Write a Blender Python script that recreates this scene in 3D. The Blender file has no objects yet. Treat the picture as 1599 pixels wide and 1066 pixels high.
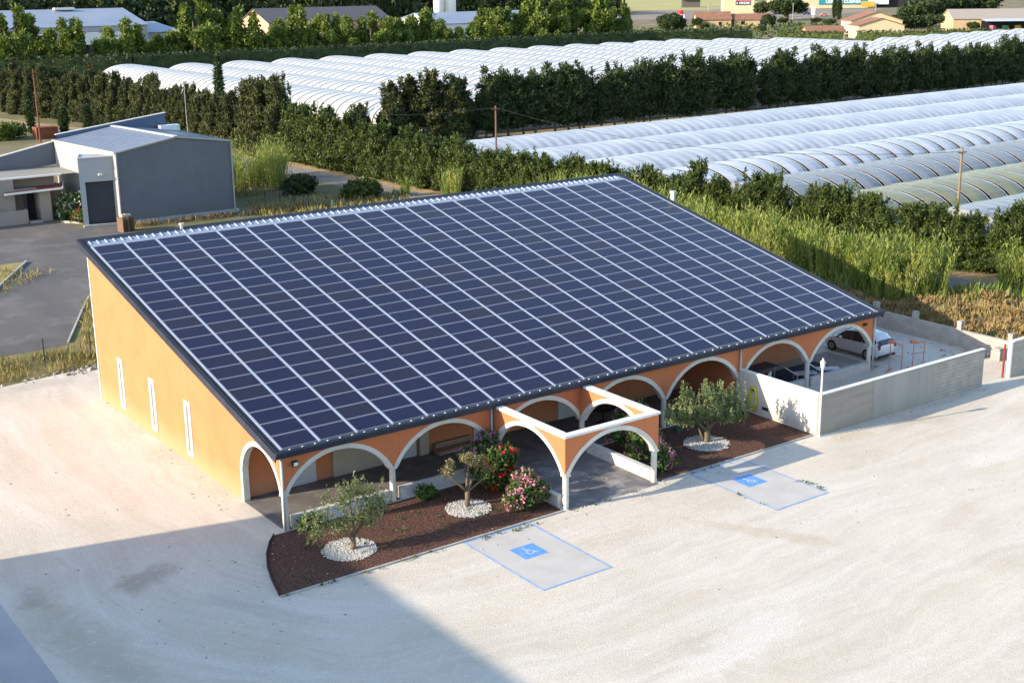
import bpy, bmesh, math, random
import numpy as np
from mathutils import Vector, Matrix, Euler
PI = math.pi
R = math.radians
random.seed(7)
S = bpy.context.scene
COL = S.collection

# ------------------------------------------------------------------ camera, light, exposure
cam_d = bpy.data.cameras.new('camera')
cam = bpy.data.objects.new('camera', cam_d)
COL.objects.link(cam)
S.camera = cam
yaw, pit, rol = 0.621722, -0.272097, -0.012202
fw = Vector((math.sin(yaw)*math.cos(pit), math.cos(yaw)*math.cos(pit), math.sin(pit)))
r0 = Vector((math.cos(yaw), -math.sin(yaw), 0))
u0 = r0.cross(fw)
rr = math.cos(rol)*r0 + math.sin(rol)*u0
uu = -math.sin(rol)*r0 + math.cos(rol)*u0
m = Matrix((rr, uu, -fw)).transposed().to_4x4()
m.translation = Vector((-20.229, -43.674, 20.785))
cam.matrix_world = m
cam_d.sensor_width = 36
cam_d.lens = 2035.0/1599*36
cam_d.clip_start = 0.5
cam_d.clip_end = 6000

SUN_AZ, SUN_EL = R(-13.0), R(20.6)      # direction the shadows run, elevation
w = bpy.data.worlds.new('World'); S.world = w; w.use_nodes = True
nt = w.node_tree
sky = nt.nodes.new('ShaderNodeTexSky'); sky.sky_type = 'NISHITA'; sky.sun_disc = False
sky.sun_elevation = SUN_EL; sky.sun_rotation = R(-77); sky.air_density = 1.0; sky.dust_density = 0.6; sky.ozone_density = 1.2
nt.links.new(sky.outputs[0], nt.nodes['Background'].inputs[0])
nt.nodes['Background'].inputs[1].default_value = 0.15
sd = bpy.data.lights.new('sun', 'SUN'); sd.energy = 3.7; sd.angle = R(0.5); sd.color = (1.0, 0.86, 0.67)
sun = bpy.data.objects.new('sun', sd); COL.objects.link(sun)
sdir = Vector((math.cos(SUN_AZ)*math.cos(SUN_EL), math.sin(SUN_AZ)*math.cos(SUN_EL), -math.sin(SUN_EL)))
sun.rotation_euler = sdir.to_track_quat('-Z', 'Y').to_euler()
sun.location = (-60, 15, 60)
S.view_settings.view_transform = 'Standard'; S.view_settings.look = 'None'
S.view_settings.gamma = 1.0; S.view_settings.exposure = 1.42
S.render.engine = 'CYCLES'
S.cycles.max_bounces = 6; S.cycles.diffuse_bounces = 3; S.cycles.glossy_bounces = 3
S.cycles.transparent_max_bounces = 8; S.cycles.use_denoising = True

# ------------------------------------------------------------------ materials
MATS = {}
def mat(name, col, rough=0.8, metal=0.0, col2=None, scale=1.0, bump=0.0, bscale=20.0, spec=0.3, trans=0.0,
        detail=4, contrast=(0.35, 0.65), stretch=None, space='world', coat=0.0, col3=None, scale3=0.1, c3=(0.5, 0.7)):
    if name in MATS: return MATS[name]
    m = bpy.data.materials.new(name); m.use_nodes = True
    n = m.node_tree.nodes; l = m.node_tree.links
    b = n['Principled BSDF']
    b.inputs['Roughness'].default_value = rough; b.inputs['Metallic'].default_value = metal
    b.inputs['Specular IOR Level'].default_value = spec
    b.inputs['Base Color'].default_value = (*col, 1)
    if coat: b.inputs['Coat Weight'].default_value = coat
    if space == 'world':
        g = n.new('ShaderNodeNewGeometry'); vec = g.outputs['Position']
    else:
        g = n.new('ShaderNodeTexCoord'); vec = g.outputs['Object']
    if stretch:
        mp = n.new('ShaderNodeMapping'); mp.inputs['Scale'].default_value = stretch
        l.new(vec, mp.inputs[0]); svec = mp.outputs[0]
    else: svec = vec
    if col2:
        t = n.new('ShaderNodeTexNoise'); t.inputs['Scale'].default_value = scale; t.inputs['Detail'].default_value = detail
        l.new(svec, t.inputs['Vector'])
        r = n.new('ShaderNodeMapRange'); r.inputs[1].default_value = contrast[0]; r.inputs[2].default_value = contrast[1]
        l.new(t.outputs['Fac'], r.inputs[0])
        x = n.new('ShaderNodeMix'); x.data_type = 'RGBA'
        l.new(r.outputs[0], x.inputs[0]); x.inputs[6].default_value = (*col, 1); x.inputs[7].default_value = (*col2, 1)
        out = x.outputs[2]
        if col3:
            t3 = n.new('ShaderNodeTexNoise'); t3.inputs['Scale'].default_value = scale3; t3.inputs['Detail'].default_value = 5
            t3.inputs['Roughness'].default_value = 0.65
            l.new(vec, t3.inputs['Vector'])
            r3 = n.new('ShaderNodeMapRange'); r3.inputs[1].default_value = c3[0]; r3.inputs[2].default_value = c3[1]
            l.new(t3.outputs['Fac'], r3.inputs[0])
            x3 = n.new('ShaderNodeMix'); x3.data_type = 'RGBA'
            l.new(r3.outputs[0], x3.inputs[0]); l.new(out, x3.inputs[6]); x3.inputs[7].default_value = (*col3, 1)
            out = x3.outputs[2]
        l.new(out, b.inputs['Base Color'])
        m['out'] = 1
    if bump:
        t2 = n.new('ShaderNodeTexNoise'); t2.inputs['Scale'].default_value = bscale; t2.inputs['Detail'].default_value = 3
        l.new(vec, t2.inputs['Vector'])
        bp = n.new('ShaderNodeBump'); bp.inputs['Strength'].default_value = bump; bp.inputs['Distance'].default_value = 0.05
        l.new(t2.outputs['Fac'], bp.inputs['Height']); l.new(bp.outputs[0], b.inputs['Normal'])
    if trans:
        tr = n.new('ShaderNodeBsdfTranslucent'); mx = n.new('ShaderNodeMixShader'); mx.inputs[0].default_value = trans
        if col2: l.new(out, tr.inputs['Color'])
        else: tr.inputs['Color'].default_value = (*col, 1)
        l.new(b.outputs[0], mx.inputs[1]); l.new(tr.outputs[0], mx.inputs[2])
        l.new(mx.outputs[0], n['Material Output'].inputs['Surface'])
    MATS[name] = m
    return m

# ------------------------------------------------------------------ mesh helpers
class MB:
    def __init__(s): s.v = []; s.f = []; s.m = []; s.T = None
    def _v(s, p):
        if s.T: p = s.T(*p)
        s.v.append(tuple(p)); return len(s.v)-1
    def face(s, pts, mi=0):
        s.f.append([s._v(p) for p in pts]); s.m.append(mi)
    def box(s, a, b, mi=0, top=None):
        (x0, y0, z0), (x1, y1, z1) = a, b
        c = [(x0,y0,z0),(x1,y0,z0),(x1,y1,z0),(x0,y1,z0),(x0,y0,z1),(x1,y0,z1),(x1,y1,z1),(x0,y1,z1)]
        if top: c[4:] = [(p[0], p[1], top(p[0], p[1])) for p in c[4:]]
        i = [s._v(p) for p in c]
        for q in ((0,3,2,1),(4,5,6,7),(0,1,5,4),(1,2,6,5),(2,3,7,6),(3,0,4,7)):
            s.f.append([i[k] for k in q]); s.m.append(mi)
    def bar(s, p0, p1, w, h, mi=0):
        p0, p1 = Vector(p0), Vector(p1); d = (p1-p0).normalized()
        up = Vector((0,0,1)) if abs(d.z) < 0.95 else Vector((1,0,0))
        a = d.cross(up).normalized()*w/2; b = a.cross(d).normalized()*h/2
        i = [s._v(q+e) for q in (p0, p1) for e in (-a-b, a-b, a+b, -a+b)]
        for q in ((0,1,2,3),(7,6,5,4),(0,4,5,1),(1,5,6,2),(2,6,7,3),(3,7,4,0)):
            s.f.append([i[k] for k in q]); s.m.append(mi)
    def tube(s, pts, rad, n=8, mi=0, cap=True):
        pts = [Vector(p) for p in pts]
        if not hasattr(rad, '__len__'): rad = [rad]*len(pts)
        rings = []
        for k, p in enumerate(pts):
            d = (pts[min(k+1, len(pts)-1)] - pts[max(k-1, 0)]).normalized()
            up = Vector((0,0,1)) if abs(d.z) < 0.9 else Vector((1,0,0))
            a = d.cross(up).normalized(); b = a.cross(d).normalized()
            rings.append([s._v(p + (a*math.cos(2*PI*j/n) + b*math.sin(2*PI*j/n))*rad[k]) for j in range(n)])
        for k in range(len(rings)-1):
            for j in range(n):
                s.f.append([rings[k][j], rings[k][(j+1)%n], rings[k+1][(j+1)%n], rings[k+1][j]]); s.m.append(mi)
        if cap:
            s.f.append(rings[0][::-1]); s.m.append(mi); s.f.append(rings[-1]); s.m.append(mi)
    def prism(s, poly, z0, z1, mi=0):
        a = [s._v((x, y, z0)) for x, y in poly]; b = [s._v((x, y, z1)) for x, y in poly]
        s.f.append(a[::-1]); s.m.append(mi); s.f.append(b); s.m.append(mi)
        n = len(poly)
        for k in range(n):
            s.f.append([a[k], a[(k+1)%n], b[(k+1)%n], b[k]]); s.m.append(mi)
    def build(s, name, mats, parent=None, smooth=False, bevel=0, norm=True):
        me = bpy.data.meshes.new(name)
        me.from_pydata(s.v, [], s.f)
        if not isinstance(mats, (list, tuple)): mats = [mats]
        for q in mats: me.materials.append(q)
        me.polygons.foreach_set('material_index', s.m)
        if norm:
            bm = bmesh.new(); bm.from_mesh(me)
            bmesh.ops.recalc_face_normals(bm, faces=bm.faces)
            bm.to_mesh(me); bm.free()
        if smooth: me.polygons.foreach_set('use_smooth', [True]*len(me.polygons))
        me.update()
        o = bpy.data.objects.new(name, me); COL.objects.link(o)
        if parent: o.parent = parent
        if bevel:
            bv = o.modifiers.new('bevel', 'BEVEL'); bv.width = bevel; bv.segments = 2; bv.limit_method = 'ANGLE'
        return o

def tag(o, label=None, cat=None, group=None, kind=None):
    if label: o['label'] = label
    if cat: o['category'] = cat
    if group: o['group'] = group
    if kind: o['kind'] = kind
    return o
def thing(name, label, cat, loc=(0,0,0), rz=0, group=None):
    o = bpy.data.objects.new(name, None); COL.objects.link(o)
    o.location = loc; o.rotation_euler = (0, 0, rz); o.empty_display_size = 0.3
    return tag(o, label, cat, group)
def struct(o): o['kind'] = 'structure'; return o
def copy_tree(o, parent=None, label=None):
    c = o.copy(); COL.objects.link(c); c.parent = parent
    if label: c['label'] = label
    for ch in list(o.children): copy_tree(ch, c)
    return c
def sheet(name, poly, z, m):
    b = MB(); b.face([(x, y, z) for x, y in poly])
    o = b.build(name, m, norm=False)
    if o.data.polygons[0].normal.z < 0: o.data.flip_normals()
    return struct(o)

# ------------------------------------------------------------------ leaf meshes (numpy)
def leaf_mesh(name, P, N, size, aspect, mats, rng, up=0.0, parent=None, mi=None, tip=0.35):
    n = len(P)
    A = rng.normal(size=(n, 3)); A[:, 2] += up; A += N*0.3
    A /= np.linalg.norm(A, axis=1)[:, None]
    B = np.cross(A, N + rng.normal(size=(n, 3))*0.5); B /= (np.linalg.norm(B, axis=1)[:, None] + 1e-9)
    sz = size*(0.6 + 0.8*rng.random(n))[:, None]
    a = A*sz*aspect; b = B*sz*0.5
    V = np.stack([P-b*tip, P+b*tip, P+a*0.55+b, P+a, P+a*0.55-b], 1).reshape(-1, 3)
    me = bpy.data.meshes.new(name)
    me.vertices.add(n*5); me.vertices.foreach_set('co', V.astype(np.float32).ravel())
    me.loops.add(n*5); me.loops.foreach_set('vertex_index', np.arange(n*5, dtype=np.int32))
    me.polygons.add(n); me.polygons.foreach_set('loop_start', np.arange(0, n*5, 5, dtype=np.int32))
    me.polygons.foreach_set('loop_total', np.full(n, 5, dtype=np.int32))
    if not isinstance(mats, (list, tuple)): mats = [mats]
    for q in mats: me.materials.append(q)
    if mi is not None: me.polygons.foreach_set('material_index', mi.astype(np.int32))
    me.update(); me.validate()
    o = bpy.data.objects.new(name, me); COL.objects.link(o)
    if parent: o.parent = parent
    return o
def lobes(rng, L, n, fill=0.35):
    """points spread through ellipsoid lobes (cx,cy,cz,rx,ry,rz), denser towards the outside"""
    L = np.array(L, float); wgt = (L[:, 3]*L[:, 4]*L[:, 5])**(2/3); wgt /= wgt.sum()
    k = rng.choice(len(L), n, p=wgt)
    d = rng.normal(size=(n, 3)); d /= np.linalg.norm(d, axis=1)[:, None]
    r = rng.random(n)**fill
    P = L[k, :3] + d*r[:, None]*L[k, 3:]*(1+0.12*rng.normal(size=(n, 1)))
    return P, d

# ------------------------------------------------------------------ palette
M_orange = mat('orange_render', (0.53, 0.178, 0.074), 0.9, col2=(0.48, 0.155, 0.063), scale=0.7, bump=0.15, bscale=60, col3=(0.55, 0.2, 0.095), scale3=0.35, c3=(0.55, 0.8))
def foot_tone(m, col, top, z_amp):
    """second colour up the foot of a wall (dust on yard walls and cladding), and faint run-off streaks, with an uneven noisy edge"""
    n = m.node_tree.nodes; l = m.node_tree.links; bs = n['Principled BSDF']; src = bs.inputs['Base Color'].links[0].from_socket
    g = n.new('ShaderNodeNewGeometry'); sp = n.new('ShaderNodeSeparateXYZ'); l.new(g.outputs['Position'], sp.inputs[0])
    t = n.new('ShaderNodeTexNoise'); t.inputs['Scale'].default_value = 1.1; t.inputs['Detail'].default_value = 8; t.inputs['Roughness'].default_value = .7; l.new(g.outputs['Position'], t.inputs['Vector'])
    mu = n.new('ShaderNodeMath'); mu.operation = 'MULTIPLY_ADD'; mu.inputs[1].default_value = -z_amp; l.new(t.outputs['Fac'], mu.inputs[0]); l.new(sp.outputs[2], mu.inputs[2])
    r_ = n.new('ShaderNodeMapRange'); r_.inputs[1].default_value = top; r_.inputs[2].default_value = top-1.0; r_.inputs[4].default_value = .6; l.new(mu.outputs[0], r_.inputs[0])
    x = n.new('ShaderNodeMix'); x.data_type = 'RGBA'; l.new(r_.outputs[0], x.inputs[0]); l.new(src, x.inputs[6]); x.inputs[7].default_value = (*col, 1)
    mp = n.new('ShaderNodeMapping'); mp.inputs['Scale'].default_value = (3.5, 3.5, .12); l.new(g.outputs['Position'], mp.inputs[0])
    t2 = n.new('ShaderNodeTexNoise'); t2.inputs['Scale'].default_value = 1; t2.inputs['Detail'].default_value = 5; l.new(mp.outputs[0], t2.inputs['Vector'])
    r2 = n.new('ShaderNodeMapRange'); r2.inputs[1].default_value = .55; r2.inputs[2].default_value = .75; r2.inputs[4].default_value = .22; l.new(t2.outputs['Fac'], r2.inputs[0])
    x2 = n.new('ShaderNodeMix'); x2.data_type = 'RGBA'; x2.blend_type = 'MULTIPLY'; l.new(r2.outputs[0], x2.inputs[0]); l.new(x.outputs[2], x2.inputs[6]); x2.inputs[7].default_value = (.62, .55, .5, 1)
    l.new(x2.outputs[2], bs.inputs['Base Color'])
foot_tone(M_orange, (.5, .26, .15), .75, .9)  # orange render: paler tone low down, fading out upwards
M_trim = mat('cream_trim', (0.62, 0.59, 0.53), 0.85, col2=(0.54, 0.51, 0.46), scale=2.5, bump=0.1, bscale=50)
M_white = mat('white_paint', (0.72, 0.71, 0.68), 0.6, col2=(0.64, 0.63, 0.61), scale=1.5)
M_door = mat('grey_white_door', (0.5, 0.51, 0.53), 0.5)
M_beige = mat('beige_panel', (0.42, 0.38, 0.31), 0.7, col2=(0.38, 0.34, 0.28), scale=1)
M_fascia = mat('slate_blue_metal', (0.016, 0.021, 0.036), 0.5, 0.0, col2=(0.024, 0.031, 0.05), scale=2, spec=.25)
M_sheet = mat('galvanised_sheet', (0.62, 0.65, 0.7), 0.35, 0.35, col2=(0.55, 0.58, 0.64), scale=1.5)
M_alu = mat('aluminium', (0.6, 0.62, 0.68), 0.4, 0.5)
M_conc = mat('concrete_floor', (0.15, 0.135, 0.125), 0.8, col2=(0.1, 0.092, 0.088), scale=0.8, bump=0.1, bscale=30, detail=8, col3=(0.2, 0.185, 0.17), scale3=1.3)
M_block = mat('concrete_block', (0.36, 0.34, 0.31), 0.95, col2=(0.28, 0.265, 0.245), scale=1.4, bump=0.4, bscale=25, detail=8)
M_dark = mat('dark_rubber', (0.02, 0.02, 0.022), 0.7)
M_glass = mat('dark_glass', (0.02, 0.025, 0.03), 0.08, spec=0.6)
M_greypipe = mat('grey_pipe', (0.42, 0.44, 0.44), 0.5)
M_soffit = mat('soffit_board', (0.12, 0.12, 0.13), 0.8)
M_ground = mat('field_earth', (0.16, 0.13, 0.07), 0.95, col2=(0.09, 0.1, 0.035), scale=0.06, bump=0.4, bscale=3, detail=8, col3=(0.27, 0.19, 0.10), scale3=0.15, c3=(0.5, 0.62))
M_asph = mat('asphalt', (0.115, 0.105, 0.1), 0.85, col2=(0.085, 0.08, 0.078), scale=0.25, bump=0.1, bscale=40, detail=8, col3=(0.15, 0.14, 0.13), scale3=0.3, stretch=(1.6, .35, 1))
M_kerb = mat('kerb_concrete', (0.4, 0.38, 0.35), 0.9, col2=(0.3, 0.29, 0.27), scale=3)
M_leafdark = mat('cypress_leaf', (0.02, 0.029, 0.009), 0.6, col2=(0.085, 0.095, 0.026), scale=1.2, trans=0.15, detail=3)
M_leafdeep = mat('windbreak_leaf', (0.018, 0.032, 0.009), 0.65, col2=(0.045, 0.07, 0.018), scale=0.6, trans=0.1, detail=3)
M_leafmid = mat('broad_leaf', (0.06, 0.095, 0.012), 0.55, col2=(0.165, 0.215, 0.034), scale=0.35, trans=0.3, detail=3)
M_leafyel = mat('reed_leaf', (0.11, 0.17, 0.028), 0.5, col2=(0.3, 0.32, 0.08), scale=0.6, trans=0.3, detail=5)
M_straw = mat('dry_grass', (0.3, 0.23, 0.09), 0.8, col2=(0.2, 0.19, 0.06), scale=0.8, trans=0.2)
M_bark = mat('bark', (0.1, 0.08, 0.06), 0.95, col2=(0.16, 0.13, 0.1), scale=6, bump=0.5, bscale=20)
M_olbark = mat('olive_bark', (0.2, 0.155, 0.1), 0.95, col2=(0.12, 0.095, 0.065), scale=7, bump=0.5, bscale=25)
M_olive = mat('olive_leaf', (0.1, 0.135, 0.045), 0.5, col2=(0.23, 0.26, 0.11), scale=3, trans=0.2)
M_oliveY = mat('pale_olive_leaf', (0.25, 0.21, 0.1), 0.5, col2=(0.17, 0.16, 0.075), scale=4, trans=0.2)
M_wood = mat('weathered_wood', (0.22, 0.13, 0.075), 0.9, col2=(0.15, 0.1, 0.06), scale=4)

# gravel yard: pale crushed limestone with wheel-swept streaks and stains
def gravel_mat():
    m = bpy.data.materials.new('limestone_gravel'); m.use_nodes = True
    n = m.node_tree.nodes; l = m.node_tree.links; b = n['Principled BSDF']
    b.inputs['Roughness'].default_value = 0.95; b.inputs['Specular IOR Level'].default_value = 0.15
    g = n.new('ShaderNodeNewGeometry'); P = g.outputs['Position']
    def noise(scale, det, rough=0.6, vec=P):
        t = n.new('ShaderNodeTexNoise'); t.inputs['Scale'].default_value = scale; t.inputs['Detail'].default_value = det
        t.inputs['Roughness'].default_value = rough; l.new(vec, t.inputs['Vector']); return t.outputs['Fac']
    def rng(x, a, c, d=0.0, e=1.0):
        r = n.new('ShaderNodeMapRange'); l.new(x, r.inputs[0])
        for k, q in zip((1,2,3,4), (a,c,d,e)): r.inputs[k].default_value = q
        return r.outputs[0]
    def mix(f, a, c):
        x = n.new('ShaderNodeMix'); x.data_type = 'RGBA'; l.new(f, x.inputs[0])
        for k, q in ((6, a), (7, c)):
            if isinstance(q, tuple): x.inputs[k].default_value = (*q, 1)
            else: l.new(q, x.inputs[k])
        return x.outputs[2]
    # wheel tracks run parallel to the building, round its front corner: distance from a corner region
    sp = n.new('ShaderNodeSeparateXYZ'); l.new(P, sp.inputs[0])
    def mth(op, x, y=None):
        q = n.new('ShaderNodeMath'); q.operation = op
        for k_, v_ in enumerate((x, y)):
            if v_ is None: continue
            if isinstance(v_, (int, float)): q.inputs[k_].default_value = v_
            else: l.new(v_, q.inputs[k_])
        return q.outputs[0]
    dx = mth('MAXIMUM', mth('SUBTRACT', 4.0, sp.outputs[0]), 0.0); dy = mth('MAXIMUM', mth('SUBTRACT', -1.0, sp.outputs[1]), 0.0)
    dd = mth('SQRT', mth('ADD', mth('MULTIPLY', dx, dx), mth('MULTIPLY', dy, dy)))
    wob = mth('MULTIPLY', noise(0.07, 3), 5.0)
    cb = n.new('ShaderNodeCombineXYZ'); l.new(mth('ADD', dd, wob), cb.inputs[0]); l.new(mth('MULTIPLY', mth('SUBTRACT', sp.outputs[0], sp.outputs[1]), 0.07), cb.inputs[1])
    arcs = noise(0.75, 9, 0.72, cb.outputs[0]); arcs2 = noise(2.6, 6, 0.7, cb.outputs[0])
    c = mix(rng(noise(0.16, 8, 0.65), 0.38, 0.66), (0.59, 0.53, 0.44), (0.49, 0.435, 0.355))
    c = mix(rng(arcs, 0.44, 0.66, 0.0, 0.65), c, (0.66, 0.625, 0.56))
    c = mix(rng(arcs2, 0.5, 0.72, 0.0, 0.35), c, (0.40, 0.36, 0.3))
    c = mix(rng(noise(0.09, 6, 0.7), 0.6, 0.72, 0.0, 0.55), c, (0.42, 0.34, 0.255))
    nz = noise(0.8, 7, 0.7)
    for (cx, cy, rx, ry, ro, col, am) in ((-5.9,-0.8,1.6,.8,.5,(.27,.2,.15),.9), (-9.3,-4.2,1.1,4.5,.1,(.36,.32,.24),.8), (-9.6,0.1,.7,.9,0,(.3,.25,.2),.7), (-3.5,-5.6,.5,3.0,.5,(.36,.32,.27),.5), (14.8,-11.5,.5,3.4,.5,(.42,.33,.22),.7), (26,-6.3,1.6,.5,0,(.45,.33,.2),.6), (30,-6.6,2.5,.5,.1,(.4,.33,.24),.6), (22,-15,1.8,.6,.3,(.42,.35,.27),.5), (-1.6,25.6,3,.9,.05,(.33,.3,.26),.7), (8,-17,4,1.0,.2,(.68,.65,.6),.7), (32,-12,6,1.2,-.1,(.68,.65,.6),.6)):
        mp = n.new('ShaderNodeMapping'); mp.vector_type = 'TEXTURE'; mp.inputs['Location'].default_value = (cx, cy, 0); mp.inputs['Rotation'].default_value = (0, 0, ro); mp.inputs['Scale'].default_value = (rx, ry, 1e5)
        l.new(P, mp.inputs[0]); ln = n.new('ShaderNodeVectorMath'); ln.operation = 'LENGTH'; l.new(mp.outputs[0], ln.inputs[0])
        c = mix(rng(mth('ADD', ln.outputs['Value'], mth('MULTIPLY', mth('SUBTRACT', nz, 0.5), 2.6)), 1.15, 0.5, 0.0, am*.6), c, col)
    c = mix(rng(noise(14, 5, 0.75), 0.48, 0.7, 0.0, 0.55), c, (0.3, 0.275, 0.235))
    c = mix(rng(noise(2.2, 8, 0.75), 0.54, 0.68, 0.0, 0.5), c, (0.66, 0.63, 0.57))
    c = mix(rng(noise(5, 6, 0.7), 0.5, 0.8, 0.0, 0.35), c, (0.36, 0.325, 0.27))
    l.new(c, b.inputs['Base Color'])
    bp = n.new('ShaderNodeBump'); bp.inputs['Strength'].default_value = 0.6; bp.inputs['Distance'].default_value = 0.04
    l.new(noise(12, 8, 0.75), bp.inputs['Height']); l.new(bp.outputs[0], b.inputs['Normal'])
    return m
M_gravel = gravel_mat()

# solar glass: blue-violet cells, faint cell lines, each panel its own tint
PX, PY, TH = 1.661, 1.0019, 0.224493
RX0, RY0, RZ0 = -0.007, -0.1, 3.4246
ct, st, tt = math.cos(TH), math.sin(TH), math.tan(TH)
def rz(y): return RZ0 + (y-RY0)*tt
def pv_mat():
    m = bpy.data.materials.new('solar_cells'); m.use_nodes = True
    n = m.node_tree.nodes; l = m.node_tree.links; b = n['Principled BSDF']
    g = n.new('ShaderNodeNewGeometry')
    mp = n.new('ShaderNodeVectorMath'); mp.operation = 'SUBTRACT'; mp.inputs[1].default_value = (RX0, RY0, 0)
    l.new(g.outputs['Position'], mp.inputs[0])
    dv = n.new('ShaderNodeVectorMath'); dv.operation = 'DIVIDE'; dv.inputs[1].default_value = (PX, PY*ct, 1e6); l.new(mp.outputs[0], dv.inputs[0])
    fl = n.new('ShaderNodeVectorMath'); fl.operation = 'FLOOR'; l.new(dv.outputs[0], fl.inputs[0])
    wn = n.new('ShaderNodeTexWhiteNoise'); wn.noise_dimensions = '3D'; l.new(fl.outputs[0], wn.inputs['Vector'])
    x = n.new('ShaderNodeMix'); x.data_type = 'RGBA'; x.inputs[6].default_value = (0.010, 0.010, 0.042, 1); x.inputs[7].default_value = (0.018, 0.014, 0.028, 1)
    pw = n.new('ShaderNodeMath'); pw.operation = 'POWER'; pw.inputs[1].default_value = 2.5; l.new(wn.outputs['Value'], pw.inputs[0])
    l.new(pw.outputs[0], x.inputs[0])
    # crystal mottling
    v = n.new('ShaderNodeTexVoronoi'); v.inputs['Scale'].default_value = 14; l.new(g.outputs['Position'], v.inputs['Vector'])
    x2 = n.new('ShaderNodeMix'); x2.data_type = 'RGBA'; x2.blend_type = 'MULTIPLY'; x2.inputs[0].default_value = 0.35
    l.new(x.outputs[2], x2.inputs[6]); l.new(v.outputs['Color'], x2.inputs[7])
    # cell lines: 10 x 6 cells
    sp = n.new('ShaderNodeSeparateXYZ'); l.new(dv.outputs[0], sp.inputs[0])
    def line(src, k, wd):
        a = n.new('ShaderNodeMath'); a.operation = 'MULTIPLY'; a.inputs[1].default_value = k; l.new(src, a.inputs[0])
        f = n.new('ShaderNodeMath'); f.operation = 'FRACT'; l.new(a.outputs[0], f.inputs[0])
        c = n.new('ShaderNodeMath'); c.operation = 'LESS_THAN'; c.inputs[1].default_value = wd; l.new(f.outputs[0], c.inputs[0]); return c.outputs[0]
    mx = n.new('ShaderNodeMath'); mx.operation = 'MAXIMUM'; l.new(line(sp.outputs[0], 20, 0.06), mx.inputs[0]); l.new(line(sp.outputs[1], 6, 0.05), mx.inputs[1])
    x3 = n.new('ShaderNodeMix'); x3.data_type = 'RGBA'; l.new(mx.outputs[0], x3.inputs[0]); l.new(x2.outputs[2], x3.inputs[6]); x3.inputs[7].default_value = (0.045, 0.048, 0.08, 1)
    l.new(x3.outputs[2], b.inputs['Base Color'])
    b.inputs['Roughness'].default_value = 0.28; b.inputs['Specular IOR Level'].default_value = 0.2
    return m
M_pv = pv_mat()

# ------------------------------------------------------------------ ground sheets
g = sheet('ground', [(-3000,-3000),(3000,-3000),(3000,3000),(-3000,3000)], 0, M_ground)
sheet('gravel_yard', [(-90,-90),(120,-90),(120,-5.6),(43.5,-4.9),(42.8,9.5),(37,25.5),(20,25.8),(4,27.4),(1.8,27.2),(-1.6,26.7),(-3.7,26.4),(-20,25.0),(-90,24)], 0.004, M_gravel)
sheet('asphalt_yard', [(-40,31),(-8,32.2),(-2,32.7),(0.1,32.3),(1.9,32.8),(4.6,37),(6.8,42),(18,66.5),(19,68.2),(18.2,69.5),(15.2,70.8),(14,76),(-40,76)], 0.004, M_asph)
road_c = [(30,190),(35,165),(40,145),(43.5,119),(45,100),(46,88),(46.2,76),(47.0,62),(51,40),(54,22),(56,9),(60,-8),(66,-30)]
road_l = [(x-1.9, y) for x, y in road_c]; road_r = [(x+1.9, y) for x, y in road_c]
rb = MB()
for k in range(len(road_c)-1):
    rb.face([(*road_l[k], 0.006), (*road_r[k], 0.006), (*road_r[k+1], 0.006), (*road_l[k+1], 0.006)])
struct(rb.build('road', mat('farm_road', (0.22, 0.205, 0.185), 0.9, col2=(0.16, 0.15, 0.135), scale=0.6, detail=7)))
rv = MB()
for k in range(len(road_c)-1):
    a, b_ = road_r[k], road_r[k+1]
    rv.face([(a[0], a[1], 0.004), (a[0]+1.8, a[1], 0.004), (b_[0]+1.8, b_[1], 0.004), (b_[0], b_[1], 0.004)])
struct(rv.build('road_verge', mat('verge_earth', (0.38, 0.24, 0.12), 0.95, col2=(0.26, 0.19, 0.09), scale=0.8, detail=7, bump=0.5, bscale=5)))
sheet('tunnel_field', [(64,104),(390,104),(390,240),(64,240)], 0.004, mat('field_soil', (0.13, 0.1, 0.06), 0.95, col2=(0.08, 0.09, 0.03), scale=0.3))
sheet('concrete_slab', [(-10.75,1.2),(-10.75,-30),(-40,-30),(-40,1.2)], 0.012, mat('slab_concrete', (0.37, 0.365, 0.36), 0.7, col2=(0.31, 0.305, 0.305), scale=0.5, detail=7, bump=0.05))
# planting beds
bedL = [(-0.55,-0.15),(-1.0,-0.7),(-1.55,-1.6),(-2.0,-2.6),(-2.35,-3.7),(-2.68,-5.0),(9.88,-5.06),(9.88,-0.15)]
bedR = [(15.14,-0.15),(15.14,-5.06),(24.75,-5.0),(24.75,-0.15)]
M_mulch = mat('bark_mulch', (0.1, 0.046, 0.031), 0.95, col2=(0.05, 0.024, 0.017), scale=7, bump=1.0, bscale=12, detail=10, col3=(0.24, 0.12, 0.08), scale3=16, c3=(0.56, 0.66))
for poly in (bedL, bedR): sheet('mulch_bed', poly, 0.02, M_mulch)
kb = MB()
for poly in (bedL[:6],):
    for a, b_ in zip(poly[:-1], poly[1:]): kb.bar((*a, 0.03), (*b_, 0.03), 0.04, 0.12)
struct(kb.build('bed_edging', M_dark))
kb = MB(); kb.box((-2.7,-5.15,-.05), (9.85,-5.06,0.06)); kb.box((15.2,-5.15,-.05), (24.6,-5.06,0.06))
struct(kb.build('kerb', M_kerb))
# floors
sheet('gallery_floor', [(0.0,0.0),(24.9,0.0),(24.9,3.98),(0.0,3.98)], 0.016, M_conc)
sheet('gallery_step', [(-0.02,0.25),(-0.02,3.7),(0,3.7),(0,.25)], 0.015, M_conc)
sheet('porch_floor', [(10.1,-5.25),(14.9,-5.25),(14.9,-0.0),(10.1,-0.0)], 0.014, mat('porch_concrete', (0.17, 0.165, 0.165), 0.7, col2=(0.11, 0.108, 0.11), scale=1.1, detail=8, bump=0.1, col3=(0.33, 0.32, 0.31), scale3=0.7))
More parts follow.
